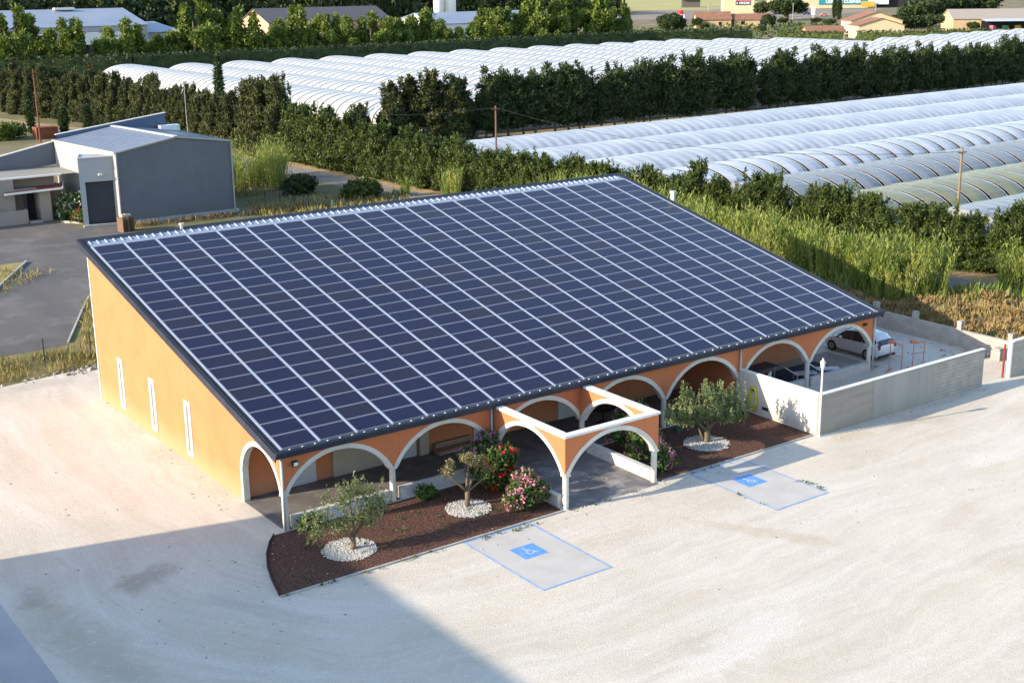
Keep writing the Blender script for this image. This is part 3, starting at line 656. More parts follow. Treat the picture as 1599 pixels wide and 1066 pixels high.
# parked car
def car():
    t = thing('parked_car', 'white hatchback with black windows parked beyond the last arch', 'car', (37.3, 2.75, 0.01), R(90))
    M = mat('white_car_paint', (0.62, 0.63, 0.66), 0.25, spec=0.5, coat=0.6)
    #  u, z_low, z_belt, z_top, half width low, belt, top
    st_ = [(-2.0,.45,.62,.66,.55,.60,.5), (-1.93,.25,.82,.88,.72,.76,.62), (-1.75,.2,.92,1.12,.82,.83,.62), (-1.45,.2,.94,1.38,.85,.86,.60), (-0.9,.2,.93,1.46,.86,.87,.60),
           (-.1,.2,.90,1.47,.86,.87,.60), (.45,.2,.88,1.36,.86,.86,.60), (1.0,.2,.87,.98,.85,.85,.66), (1.5,.2,.78,.84,.84,.82,.6), (1.85,.25,.62,.68,.76,.72,.5), (2.0,.35,.5,.54,.6,.55,.4)]
    rings = []
    b = MB()
    for (u, zl, zb, zt, wl, wb, wt) in st_:
        half = [(wl*.9, zl), (wl, zl+.12), (wb+.01, (zl+zb)/2+.05), (wb, zb), (wt+.03, zt-.04), (wt*.6, zt+.015)]
        rings.append([(u, -y, z) for y, z in half] + [(u, y, z) for y, z in half[::-1]])
    idx = [[b._v(p) for p in r_] for r_ in rings]; n = len(rings[0])
    for k in range(len(idx)-1):
        for j in range(n): b.f.append([idx[k][j], idx[k][(j+1)%n], idx[k+1][(j+1)%n], idx[k+1][j]]); b.m.append(0)
    for e in (0, -1): b.f.append(idx[e]); b.m.append(0)
    o = b.build('body', M, t, smooth=True)
    def glass(name, ks, j, off, inset=(.12,.1)):
        g_ = MB()
        for (ka, kb_) in ks:
            a, c, d, e = [Vector(rings[q][w_]) for q, w_ in ((ka,j), (ka,j+1), (kb_,j+1), (kb_,j))]
            ce = (a+c+d+e)/4; of = Vector(off)
            g_.face([p+(ce-p)*.035+of for p in (a, c, d, e)])
        g_.build(name, M_glass, t, norm=False)
    glass('side_window', [(2,3),(3,4),(4,5),(5,6),(6,7)], 3, (0,-.015,.004)); glass('side_window', [(2,3),(3,4),(4,5),(5,6),(6,7)], 7, (0,.015,.004))
    for nm, ka, kb_, of in (('rear_window',1,2,(-.02,0,.02)), ('windscreen',6,7,(.02,0,.02))):
        a, c = rings[ka], rings[kb_]; g_ = MB(); pts = [a[4], c[4], c[5], c[6], c[7], a[7], a[6], a[5]]
        g_.face([Vector(p)+Vector(of) for p in pts]); g_.build(nm, M_glass, t, norm=False)
    for u in (-1.25, 1.25):
        for sy in (-1, 1):
            g_ = MB(); g_.tube([(u, sy*.7, .31), (u, sy*.875, .31)], .31, 20); wh = g_.build('wheel', M_dark, t)
            g_ = MB(); g_.tube([(u, sy*.86, .31), (u, sy*.885, .31)], .2, 10); g_.build('rim', mat('wheel_rim', (.25,.25,.26), .4, .6), wh)
    for sy in (-1, 1):
        g_ = MB(); g_.box((-1.98, sy*.66-.09, .68), (-1.86, sy*.66+.09, .92)); g_.build('tail_light', mat('tail_light', (.3,.02,.02), .3), t, bevel=.02)
        g_ = MB(); g_.box((1.72, sy*.6-.12, .6), (1.9, sy*.6+.12, .7)); g_.build('headlight', M_white, t, bevel=.02)
        g_ = MB(); g_.box((.5, sy*.98-.07, .9), (.62, sy*.98+.07, 1.02)); g_.bar((.56,sy*.84,.92), (.56,sy*.95,.95), .04,.04); g_.build('mirror', M, t)
    g_ = MB(); g_.box((-2.015,-.26,.5), (-2.0,.26,.6)); g_.build('number_plate', M_white, t)
    g_ = MB(); g_.box((-2.0,-.7,.22), (-1.9,.7,.34)); g_.build('bumper', M_dark, t, bevel=.02)
car()

# ------------------------------------------------------------------ planting in front of the building
def pebbles(x, y, r_, seed, label):
    g_ = np.random.default_rng(seed); b = MB()
    base = [(x+r_*(1+.06*math.sin(3*a+seed))*math.cos(a), y+r_*(1+.06*math.cos(2*a))*math.sin(a)) for a in [k*PI/12 for k in range(24)]]
    b.prism(base, 0.0, 0.035)
    for k in range(900):
        a = g_.random()*2*PI; q = r_*1.08*math.sqrt(g_.random()); px, py = x+q*math.cos(a), y+q*math.sin(a); s = .018+.03*g_.random(); h = .02+.045*g_.random()
        c = g_.random()*PI
        i = [b._v((px+s*math.cos(c+t_*PI/2)*(1+.4*(t_ % 2)), py+s*math.sin(c+t_*PI/2), .03)) for t_ in range(4)] + [b._v((px, py, .03+h))]
        for t_ in range(4): b.f.append([i[t_], i[(t_+1)%4], i[4]]); b.m.append(0)
    o = b.build('pebble_ring', mat('white_pebbles', (0.54, 0.515, 0.475), .8, col2=(.33,.31,.28), scale=14, detail=6), norm=False)
    tag(o, label, 'pebbles', kind='stuff')
pebbles(1.15, -3.1, 0.98, 3, 'white pebbles round the feathery olive trunk'); pebbles(6.95, -2.55, 0.88, 5, 'white pebbles round the bare olive trunk'); pebbles(19.95, -2.9, 1.0, 8, 'white pebbles round the dense olive trunk')

def branch_tree(name, label, cat, loc, limbs, clumps, nleaf, leafs, seed, lm, bm, group=None, aspect=2.2, fill=.4, up=.6, twigs=0, crownname='crown'):
    t = thing(name, label, cat, loc, 0, group); rng = np.random.default_rng(seed)
    b = MB()
    for pts, r_ in limbs: b.tube(pts, r_, 8)
    for k in range(twigs):
        c = clumps[k % len(clumps)]; src = min((p for pts, _ in limbs for p in pts[1:]), key=lambda p: (p[0]-c[0])**2+(p[1]-c[1])**2+(p[2]-c[2])**2)
        e = [c[i] + (rng.random()-.5)*1.5*c[3+i] for i in range(3)]; mid = [(src[i]+e[i])/2 + (rng.random()-.5)*.08 for i in range(3)]
        b.tube([src, mid, e], [.014,.009,.004], 5, cap=False)
    b.build('trunk', bm, t, smooth=True)
    P, N = lobes(rng, clumps, nleaf, fill)
    leaf_mesh(crownname, P, N, leafs, aspect, lm, rng, up, t)
    return t
# feathery olive
rg = np.random.default_rng(11)
cl = [(-1.3,.2,1.5,.55,.5,.45),(-.7,-.2,1.25,.55,.5,.35),(-.2,.3,1.9,.5,.45,.5),(.35,.2,2.15,.5,.45,.5),(.1,-.2,1.3,.6,.5,.4),(.8,0,1.6,.6,.5,.45),(1.3,.2,1.35,.55,.45,.35),(-.1,0,2.35,.35,.3,.35),(.6,-.3,1.1,.45,.4,.3),(-1.5,0,1.05,.4,.4,.3),(1.1,.4,1.95,.4,.35,.35)]
spr = [(c[0]+(rg.random()-.5)*1.4*c[3]*2, c[1]+(rg.random()-.5)*c[4]*2, c[2]+(rg.random()-.3)*c[5]*1.8, .06,.06,.28) for c in cl for _ in range(8)]
branch_tree('olive_tree', 'feathery olive tree in the white pebble ring at the bed\'s pointed end', 'tree', (1.3,-3.15,0),
    [([(0,0,0),(.02,.01,.25),(-.02,0,.55)], [.14,.11,.1]), ([(-.02,0,.5),(-.4,.05,.9),(-1.0,.1,1.3),(-1.4,.15,1.6)], [.07,.05,.03,.015]), ([(0,0,.5),(.05,.1,1.1),(.05,.2,1.8),(0,.1,2.4)], [.08,.05,.03,.012]), ([(0,0,.5),(.45,0,.95),(.95,.1,1.4),(1.3,.2,1.7)], [.07,.05,.03,.015])],
    cl+spr*1, 5200, .042, 21, M_olive, M_olbark, aspect=2.2, fill=.7, twigs=90)
# bare-branched olive
cl = [(-.85,.1,1.7,.32,.3,.28),(-.65,.2,1.95,.2,.2,.2),(.3,0,1.95,.4,.35,.3),(.75,.1,1.75,.35,.3,.25),(.05,.1,2.1,.3,.3,.22),(.95,-.1,1.45,.25,.25,.2)]
branch_tree('olive_tree', 'nearly bare olive tree with forked pale limbs, between pebbles and red oleander', 'tree', (7.05,-2.35,0),
    [([(0,0,0),(.0,.0,.35),(.0,0,.7)], [.12,.1,.1]), ([(0,0,.65),(-.3,.05,1.0),(-.6,.1,1.3),(-.85,.1,1.65)], [.07,.05,.035,.02]), ([(0,0,.65),(.05,.1,1.1),(.12,.1,1.55),(.1,.1,2.05)], [.07,.05,.035,.02]), ([(0,0,.65),(.2,0,1.05),(.45,0,1.5),(.5,.05,1.95)], [.07,.05,.035,.02]), ([(0,0,.65),(.45,-.1,.95),(.95,-.1,1.2),(1.05,-.1,1.35)], [.05,.04,.025,.015]), ([(.2,0,1.05),(.5,.1,1.35),(.8,.1,1.7)], [.04,.03,.015])],
    cl, 2600, .042, 22, M_oliveY, M_olbark, aspect=2.0, fill=.7, twigs=60)
# dense olive
cl = [(-1.4,0,1.5,.65,.6,.38),(-.7,-.2,1.75,.7,.6,.42),(.1,.1,1.95,.75,.7,.42),(.9,0,1.75,.75,.65,.4),(1.65,.1,1.5,.6,.6,.32),(-1.95,.2,1.6,.35,.4,.35),(.6,-.4,1.35,.8,.6,.35),(-.5,.3,1.25,.6,.5,.3),(-1.15,.2,2.35,.22,.22,.38),(1.9,-.3,1.1,.4,.4,.22),(.4,.3,2.35,.4,.4,.2)]
spr = [(c[0]+(rg.random()-.5)*1.4*c[3]*2, c[1]+(rg.random()-.5)*c[4]*2, c[2]+(rg.random())*c[5]*1.7, .06,.06,.4) for c in cl for _ in range(16)]
branch_tree('olive_tree', 'dense round olive tree between the porch and the yellow hose', 'tree', (20.1,-2.75,-.12),
    [([(0,0,0),(.0,.0,.4),(-.03,0,.75)], [.17,.14,.13]), ([(-.03,0,.7),(-.4,0,1.0),(-.9,0,1.6)], [.09,.07,.03]), ([(0,0,.7),(.1,.1,1.3),(.1,.1,2.2)], [.09,.07,.02]), ([(0,0,.7),(.5,0,1.1),(1.1,0,1.6)], [.09,.06,.02]), ([(0,.1,0),(-.25,.1,.5),(-.45,.1,.9)], [.08,.06,.04])],
    [(c[0],c[1],c[2],c[3]*.85,c[4]*.85,c[5]*.8) for c in cl]+spr, 11500, .05, 23, M_olive, M_olbark, aspect=2.2, fill=.6, twigs=60)
# oleanders
M_ol = mat('oleander_leaf', (0.035, 0.075, 0.018), 0.5, col2=(0.1, 0.16, 0.035), scale=3, trans=.2)
def shrub(label, loc, cl, nleaf, nflow, fcol, seed, fs=.085, cat='shrub', name='oleander_bush', ls=.09, group=None, lm=None, asp=2.0):
    t = thing(name, label, cat, loc, 0, group); rng = np.random.default_rng(seed)
    b = MB()
    for k in range(6):
        c = cl[k % len(cl)]; b.tube([(0.1*math.cos(k),0.1*math.sin(k),0), (c[0]*.5,c[1]*.5,c[2]*.6), (c[0],c[1],c[2])], [.025,.02,.01], 5)
    b.build('stem', M_bark, t)
    P, N = lobes(rng, cl, nleaf, .5); leaf_mesh('foliage', P, N, ls, asp, lm or M_ol, rng, .5, t)
    if nflow:
        Q, N = lobes(rng, cl, nflow, .12); Q[:, 2] += .04; k = Q[:, 2] > .15; Q, N = Q[k], N[k]
        Q = np.repeat(Q, 9, 0) + rng.normal(size=(len(Q)*9, 3))*fs*.75; N = np.repeat(N, 9, 0) + rng.normal(size=(len(N)*9, 3))*.4
        leaf_mesh('blossom', Q, N, fs, 1.0, mat('petal_%d' % seed, fcol, .6, col2=tuple(c*.7 for c in fcol), scale=8, trans=.3), rng, .3, t, tip=.5)
    return t
shrub('pale pink oleander bush at the corner of the porch, in front of the low wall', (8.85,-3.9,0), [(0,0,.75,.75,.65,.6),(-.6,-.1,.55,.45,.45,.4),(.6,0,.6,.5,.45,.45),(.1,.2,1.15,.5,.45,.35)], 3600, 150, (.72,.3,.36), 31)
shrub('red oleander bush behind the pale pink one', (9.0,-1.6,0), [(0,0,1.1,.8,.6,.7),(.6,.1,1.35,.5,.5,.5),(-.5,0,.9,.5,.5,.5),(.1,.1,.5,.7,.6,.4)], 3600, 95, (.6,.03,.03), 32)
shrub('mauve oleander bush beside the downpipe', (8.9,-0.7,0), [(0,0,1.5,.6,.45,.6),(-.6,0,1.35,.5,.4,.45),(.4,.1,1.9,.45,.4,.4),(0,0,.8,.6,.5,.5)], 2600, 110, (.5,.2,.4), 33)
shrub('mauve pink oleander bush seen through the side arch of the porch', (16.6,-1.2,0), [(0,0,1.2,.8,.6,.7),(.5,0,1.7,.6,.5,.5),(-.5,0,.9,.6,.5,.5),(.8,.1,1.0,.6,.5,.5)], 3600, 110, (.5,.18,.28), 34)
shrub('pink oleander bush seen low through the front arch of the porch', (16.2,-2.7,0), [(0,0,.9,.75,.6,.6),(.6,0,.8,.5,.5,.5),(-.4,0,.5,.5,.5,.4)], 2400, 70, (.55,.18,.3), 35)
shrub('small pink oleander bush outside the porch, near the blue bay corner', (16.0,-4.2,0), [(0,0,.65,.45,.45,.55),(.35,0,.45,.4,.4,.4),(-.2,.1,1.0,.3,.3,.35)], 1700, 60, (.66,.27,.38), 36)
shrub('low dark green bush by the low wall, left of the bare olive', (6.1,-0.6,0), [(0,0,.25,.4,.3,.3),(.3,0,.2,.3,.25,.2)], 700, 0, None, 37, name='low_bush')
shrub('low green plant at the foot of the corner column', (0.75,-0.35,0), [(0,0,.2,.35,.25,.25),(.3,-.1,.3,.25,.2,.3)], 600, 0, None, 38, name='low_bush')
# weeds, as one scatter along edges
rng = np.random.default_rng(5)
pts = []
def tufts(x0, y0, x1, y1, n, sp): 
    for _ in range(n):
        u = rng.random(); pts.append((x0+(x1-x0)*u+rng.normal()*sp, y0+(y1-y0)*u+rng.normal()*sp))
tufts(4.9,-5.4,8.2,-5.4,10,.1); tufts(-2.6,-5.2,5,-5.25,14,.06); tufts(19.8,-8,19.9,-9.9,7,.08); tufts(16.7,-8,16.7,-9.8,4,.06); tufts(10,-5.4,14,-5.3,6,.08); tufts(16.8,-5.25,19.8,-5.25,4,.05)
for _ in range(30): pts.append((-1.8+rng.random()*10, -4.6+rng.random()*3.8))
for _ in range(14): pts.append((15.6+rng.random()*8.5, -4.6+rng.random()*4))
P = np.array([(x+rng.normal()*.05, y+rng.normal()*.05, .02+.05*rng.random()) for x, y in pts for _ in range(int(5+16*rng.random()))])
wd = leaf_mesh('weeds', P, np.tile([0,0,1.], (len(P),1)), .04, 1.5, M_ol, rng, 1.0); tag(wd, 'small green weeds along the bed edges and parking bays', 'weeds', kind='stuff')

# ------------------------------------------------------------------ warehouse beside the camera (throws the big shadow over the yard)
t = thing('warehouse', 'pale warehouse west of the yard whose corner shades the gravel', 'building', (-43,-25,0))
b = MB(); b.box((-56,-62,0), (-30.9,9,12)); K(b, 'wall', M_white, t)
b = MB(); b.box((-56.1,-62.1,12.0), (-30.8,9.1,12.15)); K(b, 'roof', M_sheet, t)
b = MB(); b.box((-30.9,-20,.0), (-30.8,-15,4.5)); K(b, 'door', M_beige, t)

# ------------------------------------------------------------------ grey hangar and annex
M_clad = mat('grey_blue_cladding', (0.12, 0.135, 0.165), 0.5, 0.1, col2=(0.105, 0.118, 0.145), scale=.5)
M_cladl = mat('light_grey_cladding', (0.33, 0.33, 0.33), 0.6, col2=(0.3, 0.3, 0.3), scale=.8)
foot_tone(M_cladl, (.24,.22,.19), .6, .9)
foot_tone(M_clad, (.13,.13,.135), .9, .9)
M_roofm = mat('blue_grey_roof', (0.2, 0.23, 0.29), 0.5, 0.2, col2=(0.17, 0.2, 0.26), scale=1)
Hg = thing('hangar', 'tall dark grey clad hangar with a roller shutter, beyond the orange building', 'building', (18.3,69.4,0))
A_, Bp, C_, D_ = (18.35,69.4), (29.05,69.2), (28.6,81.8), (16.85,81.9)
def prof(x): return 6.45+(x-18.3)/5.5*0.93 if x < 23.8 else 7.38-(x-23.8)/5.3*0.73
b = MB()
b.face([(*A_,.35),(*Bp,.35),(*Bp,6.63),(23.85,69.3,7.38),(*A_,6.43)]); b.face([(*Bp,.35),(*C_,.35),(*C_,6.63),(*Bp,6.63)])
K(b, 'cladding', M_clad, Hg, norm=False)
b = MB(); b.bar((29.0,69.02,.4), (29.0,69.02,6.5), .1, .1); K(b, 'downpipe', M_cladl, Hg)
b = MB(); b.face([(*A_,0.0),(*D_,0.0),(*D_,6.5),(*A_,6.43)]); b.face([(*D_,0),(*C_,0),(*C_,6.6),(23,81.85,7.38),(*D_,6.5)]); K(b, 'wall', M_cladl, Hg, norm=False)
b = MB(); b.box((18.5,69.05,0), (29.3,69.35,.35)); b.box((29.06,69.0,0), (29.4,81.8,.36)); K(b, 'plinth', M_kerb, Hg)
b = MB()
fr, bk = (23.85,69.2,7.42), (22.6,82.0,7.42)
al, dl = (18.2,69.2,6.44), (16.75,82.0,6.5); br_, cr = (29.2,69.05,6.64), (28.7,82.0,6.64)
b.face([al, fr, bk, dl]); b.face([fr, br_, cr, bk]); K(b, 'roof', M_roofm, Hg, norm=False)
b = MB()
for k in range(1, 14):      # standing seams run down the slope
    u = k/14; p = Vector(fr).lerp(Vector(bk), u); q = Vector(al).lerp(Vector(dl), u); b.bar(p+Vector((0,0,.005)), q+Vector((0,0,.005)), .04, .02)
    q = Vector(br_).lerp(Vector(cr), u); b.bar(p+Vector((0,0,.02)), q+Vector((0,0,.02)), .05, .05)
K(b, 'roof_seam', M_roofm, Hg)
b = MB(); b.bar(Vector(fr)+Vector((0,0,.04)), Vector(bk)+Vector((0,0,.04)), .45, .08); K(b, 'ridge_cap', M_sheet, Hg)
b = MB(); b.bar(al, dl, .16, .16); b.bar((al[0],69.1,al[2]), (fr[0],69.1,fr[2]), .08, .14); b.bar((fr[0],69.1,fr[2]), (br_[0],69.1,br_[2]), .08, .14); b.bar((18.33,69.32,.3),(18.33,69.32,6.4), .1,.1); K(b, 'edge_trim', M_cladl, Hg)
b = MB(); b.box((27.0,81.0,6.5), (29.0,81.8,7.2)); K(b, 'roof_unit', M_sheet, Hg, bevel=.03)
# tall fin wall at the back, dropping towards the annex
b = MB(); f0, f1 = (17.2,82.1), (28.0,82.1)
b.face([(*f0,4.2),(*f1,6.0),(*f1,8.3),(*f0,6.97)]); b.face([(f0[0],82.3,4.2),(f1[0],82.3,6.0),(f1[0],82.3,8.3),(f0[0],82.3,6.97)]); b.face([(*f0,6.97),(*f1,8.3),(f1[0],82.3,8.3),(f0[0],82.3,6.97)]); b.face([(*f1,0),(f1[0],82.3,0),(f1[0],82.3,8.3),(*f1,8.3)])
K(b, 'fin_wall', mat('blue_cladding', (0.07, 0.1, 0.17), .5, .1), Hg, norm=False)
b = MB(); b.bar((17.1,82.2,7.0), (28.05,82.2,8.34), .26, .07); K(b, 'coping', M_white, Hg)
# door box
M_box = mat('box_cladding', (0.33, 0.345, 0.36), .6)
b = MB(); z1 = 6.05
q = [(15.35,70.6),(18.75,70.0),(18.5,72.5),(16.4,73.5)]
b.face([(15.35,70.6,3.95),(18.75,70.0,3.95),(18.75,70.0,z1),(15.35,70.6,z1)]); b.face([(15.35,70.6,0),(16.4,73.5,0),(16.4,73.5,z1),(15.35,70.6,z1)])
b.face([(x, y, z1) for x, y in q])
b.face([(15.35,70.6,0),(15.8,70.52,0),(15.8,70.52,3.95),(15.35,70.6,3.95)]); b.face([(18.3,70.08,0),(18.75,70.0,0),(18.75,70.0,3.95),(18.3,70.08,3.95)])
K(b, 'door_box', M_box, Hg, norm=False)
def slat_mat():
    m = bpy.data.materials.new('shutter_slats'); m.use_nodes = True; n = m.node_tree.nodes; l = m.node_tree.links; b = n['Principled BSDF']
    b.inputs['Base Color'].default_value = (0.028,.034,.042,1); b.inputs['Roughness'].default_value = .45
    g = n.new('ShaderNodeNewGeometry'); wv = n.new('ShaderNodeTexWave'); wv.bands_direction = 'Z'; wv.inputs['Scale'].default_value = 1.6; l.new(g.outputs['Position'], wv.inputs['Vector'])
    bp = n.new('ShaderNodeBump'); bp.inputs['Distance'].default_value = .03; l.new(wv.outputs['Fac'], bp.inputs['Height']); l.new(bp.outputs[0], b.inputs['Normal']); return m
b = MB(); b.face([(15.8,70.85,.05),(18.3,70.4,.05),(18.3,70.4,3.95),(15.8,70.85,3.95)]); b.face([(15.8,70.52,0),(15.8,70.85,0),(15.8,70.85,3.95),(15.8,70.52,3.95)]); K(b, 'roller_shutter', slat_mat(), Hg, norm=False)
b = MB(); b.bar((15.3,70.45,.1), (19.0,69.85,.1), .4, .2); K(b, 'sill', M_kerb, Hg)
b = MB(); b.bar((15.3,70.55,6.1), (18.8,69.95,6.1), .12, .1); b.bar((15.3,70.55,6.1), (16.4,73.5,6.1), .12, .1); K(b, 'coping', M_white, Hg)
b = MB(); b.box((16.9,70.0,4.5), (17.25,70.28,4.62)); K(b, 'lamp', M_white, Hg)
# pale annex to the left
M_ann = mat('taupe_render', (0.3, 0.27, 0.24), .9, col2=(0.27, 0.245, 0.215), scale=.8)
An = thing('annex_house', 'low taupe rendered house with porch canopy left of the hangar', 'building', (12,77,0))
b = MB(); b.box((-6,76.6,0), (11.3,82,3.95)); b.box((11.3,78.2,0), (15.4,82,3.95)); K(b, 'wall', M_ann, An)
b = MB(); b.box((13.3,76.0,0), (14.3,78.2,2.75)); b.box((14.3,77.8,0), (16.2,82,2.75)); b.box((11.3,76.6,2.75),(13.3,78.2,3.0)); K(b, 'wall', M_ann, An)
b = MB(); b.box((-6,76.5,3.952), (15.6,76.75,4.1)); K(b, 'coping', M_white, An)
b = MB(); b.face([(-6,76.75,4.0),(17,76.75,4.0),(17,82,4.1),(-6,82,4.1)]); K(b, 'roof', mat('pale_membrane', (0.25, 0.25, 0.225), .8), An, norm=False)
b = MB(); b.face([(0,82.05,2.0),(17.0,82.05,4.3),(17.0,82.05,6.4),(0,82.05,3.0)]); b.face([(0,82.05,3.0),(17.0,82.05,6.4),(17.0,82.25,6.4),(0,82.25,3.0)]); K(b, 'fin_wall', M_clad, An, norm=False)
b = MB(); b.bar((0,82.12,3.05), (17.1,82.12,6.45), .26, .08); K(b, 'coping', M_white, An)
b = MB(); b.face([(10.3,75.6,2.85),(15.2,75.5,2.9),(16.3,78.6,2.95),(10.8,78.2,2.9)]); K(b, 'canopy', mat('red_tile_sheet', (0.24, 0.07, 0.06), .7, col2=(0.3,.12,.1), scale=2), An, norm=False)
b = MB(); b.bar((10.2,75.55,2.8), (15.25,75.45,2.9), .1, .16); b.bar((15.25,75.45,2.9), (16.35,78.6,2.95), .1, .14); K(b, 'canopy_edge', M_white, An)
b = MB(); b.box((12.0,76.55,.9), (12.35,76.598,2.5)); K(b, 'window', M_glass, An)
b = MB(); b.box((12.75,77.6,0.05), (13.25,78.15,2.4)); K(b, 'door', M_dark, An)
b = MB(); b.box((9.1,76.5,.9), (9.7,76.595,2.6)); K(b, 'window', mat('cream_frosted_glass', (0.6,.55,.4), .4), An)  # plain pale cream pane
b = MB(); b.box((-6,75.7,0), (12.0,75.9,1.25)); b.box((12.0,75.8,0),(12.12,76.58,1.25)); tag(b.build('terrace_wall', M_ann), 'low taupe terrace wall in front of the annex house', 'wall')
b = MB(); b.box((12.2,75.6,0), (13.3,76.3,.15)); K(b, 'doorstep', M_kerb, An)
b = MB(); b.bar((14.6,74.4,.06), (16.4,71.6,.06), .2, .2); tag(b.build('border_kerb', M_kerb), 'pale kerb round the small flower border by the shutter', 'kerb')
shrub('white flowering bush between the annex and the hangar', (15.9,76.0,0), [(0,0,1.2,1.2,.9,1.1),(.8,-.6,1.5,.9,.7,.8),(-.6,-.8,.6,.7,.6,.5)], 3600, 150, (.7,.7,.55), 41, fs=.13, ls=.14, name='flowering_bush')
shrub('red flowering bush beside the roller shutter', (16.0,72.6,0), [(0,0,.6,.6,.6,.6),(-.3,.8,.5,.5,.6,.5)], 1500, 40, (.5,.05,.04), 42, fs=.12, ls=.14, name='flowering_bush')
# stacked pallets
t = thing('pallet_stack', 'tall stack of wooden pallets at the hangar corner', 'pallets', (17.7,66.5,0), R(8))
b = MB()
for k in range(9):
    z = .14*k
    for yy in (-.5,-.25,0,.25,.5): b.box((-.55,yy-.045,z+.1), (.55,yy+.045,z+.125))
    for xx in (-.5,0,.5): b.box((xx-.05,-.5,z), (xx+.05,.5,z+.098))
b.build('pallet', M_wood, t)
b = MB(); b.box((-.45,-.3,1.26), (.1,.2,1.5)); b.box((.12,-.1,1.26),(.5,.3,1.42)); b.build('crate', M_beige, t, bevel=.02)

# ------------------------------------------------------------------ fences
M_green = mat('green_post', (0.012, 0.035, 0.025), .5)
def wire_mat():
    m = bpy.data.materials.new('wire_mesh'); m.use_nodes = True; n = m.node_tree.nodes; l = m.node_tree.links; b = n['Principled BSDF']
    b.inputs['Base Color'].default_value = (.02,.05,.035,1)
    g = n.new('ShaderNodeNewGeometry'); sp = n.new('ShaderNodeSeparateXYZ'); l.new(g.outputs['Position'], sp.inputs[0])
    outs = []
    for o_, k in ((0, 12.5), (1, 12.5), (2, 9.0)):
        a = n.new('ShaderNodeMath'); a.operation = 'MULTIPLY'; a.inputs[1].default_value = k; l.new(sp.outputs[o_], a.inputs[0])
        f = n.new('ShaderNodeMath'); f.operation = 'FRACT'; l.new(a.outputs[0], f.inputs[0]); c = n.new('ShaderNodeMath'); c.operation = 'LESS_THAN'; c.inputs[1].default_value = .07; l.new(f.outputs[0], c.inputs[0]); outs.append(c)
    mx = n.new('ShaderNodeMath'); mx.operation = 'MAXIMUM'; l.new(outs[0].outputs[0], mx.inputs[0]); l.new(outs[2].outputs[0], mx.inputs[1])
    l.new(mx.outputs[0], b.inputs['Alpha']); return m
M_wire = wire_mat()
def fence(label, pts, h, step, thick=.03):
    t = thing('wire_fence', label, 'fence', (*pts[0], 0))
    for a, c in zip(pts[:-1], pts[1:]):
        a, c = Vector((*a,0)), Vector((*c,0)); n = max(1, round((c-a).length/step))
        for k in range(n+1 if c == Vector((*pts[-1],0)) else n):
            p = a.lerp(c, k/n); b = MB(); b.tube([p, p+Vector((0,0,h))], thick, 6); K(b, 'post', M_green, t)
        b = MB(); b.face([a+Vector((0,0,.05)), c+Vector((0,0,.05)), c+Vector((0,0,h-.08)), a+Vector((0,0,h-.08))]); K(b, 'mesh_panel', M_wire, t, norm=False)
fence('green wire fence along the dry grass strip, left of the orange wall', [(-11,29.1),(2.0,28.8)], 1.65, 2.62)
fence('dark fence posts in the dry field behind the ridge of the solar roof', [(33.0,79.5),(34.4,74.1),(35.3,69.3),(35.5,64),(35.8,40)], 1.45, 2.5)
b = MB(); b.bar((2.0,33.0,.06), (6.2,42.5,.06), .12, .14); b.bar((6.2,42.5,.06), (9,48,.06), .12, .14); struct(b.build('kerb', M_kerb))
b = MB(); b.bar((6.9,58.6,.07), (2.6,50.6,.07), .15, .18); b.bar((2.6,50.6,.07), (-3,41,.07), .15, .18); struct(b.build('kerb', M_kerb))
sheet('grass_island', [(6.85,58.6),(2.55,50.6),(-3,41),(-14,44),(-6,60)], 0.05, mat('dry_turf', (.3,.24,.1), .95, col2=(.17,.16,.05), scale=1.0, bump=.6, bscale=8, detail=8))
sheet('grass_strip', [(-20,25.5),(-3.7,26.7),(-1.6,27.0),(1.8,27.6),(4,27.8),(9,48),(5,40),(1.9,32.5),(-2,32.4),(-8,32.0),(-20,31.5)], 0.012, mat('dry_turf2', (.27,.2,.085), .95, col2=(.14,.14,.045), scale=.9, bump=.6, bscale=8, detail=8, col3=(.08,.1,.03), scale3=.3))
def bank(x, y): 
    u = min(max((x-43.4)/2.5, 0), 1)*min(max((54.5-x)/2, 0), 1)*min(max((y+13)/3, 0), 1)*min(max((30-y)/6, 0), 1)
    return u*(.45+.35*math.sin(x*1.3+.8*math.sin(y*.9))*math.sin(y*.8+1)+.18*math.sin(x*3.1+y*2.3))-.02
# dry grass blades
def grass(label, polys, dens, h, m, seed, name='dry_grass', wid=.05):
    rng = np.random.default_rng(seed); Q = []
    for (x0, y0, x1, y1, wd_) in polys:     # strips
        L = math.hypot(x1-x0, y1-y0); n = int(L*wd_*dens); u = rng.random(n); v = (rng.random(n)-.5)*wd_
        nx, ny = -(y1-y0)/L, (x1-x0)/L
        Q.append(np.stack([x0+(x1-x0)*u+nx*v, y0+(y1-y0)*u+ny*v, np.zeros(n)], 1))
    P = np.concatenate(Q); k = np.sin(P[:,0]*1.7+np.sin(P[:,1]*2.1)*1.5)+rng.random(len(P))*1.6 > .1; P = P[k]
    P[:,2] = [max(0, bank(x_, y_)-.03) if 43.4 < x_ < 54.5 and -13 < y_ < 30 else 0 for x_, y_ in P[:,:2]]
    o = leaf_mesh(name, P, np.tile([0,0,.2], (len(P),1)), wid, h/wid, m, rng, 2.2)
    return tag(o, label, 'grass', kind='stuff')
grass('dry yellow grass strip behind the wire fence', [(-18,29,2.2,29.2,4.0),(2.5,28.5,8,44,2.5)], 45, .45, M_straw, 51)
grass('dry yellow grass on the kerbed island in the asphalt yard', [(-6,46,4.5,57,9)], 25, .35, M_straw, 52)
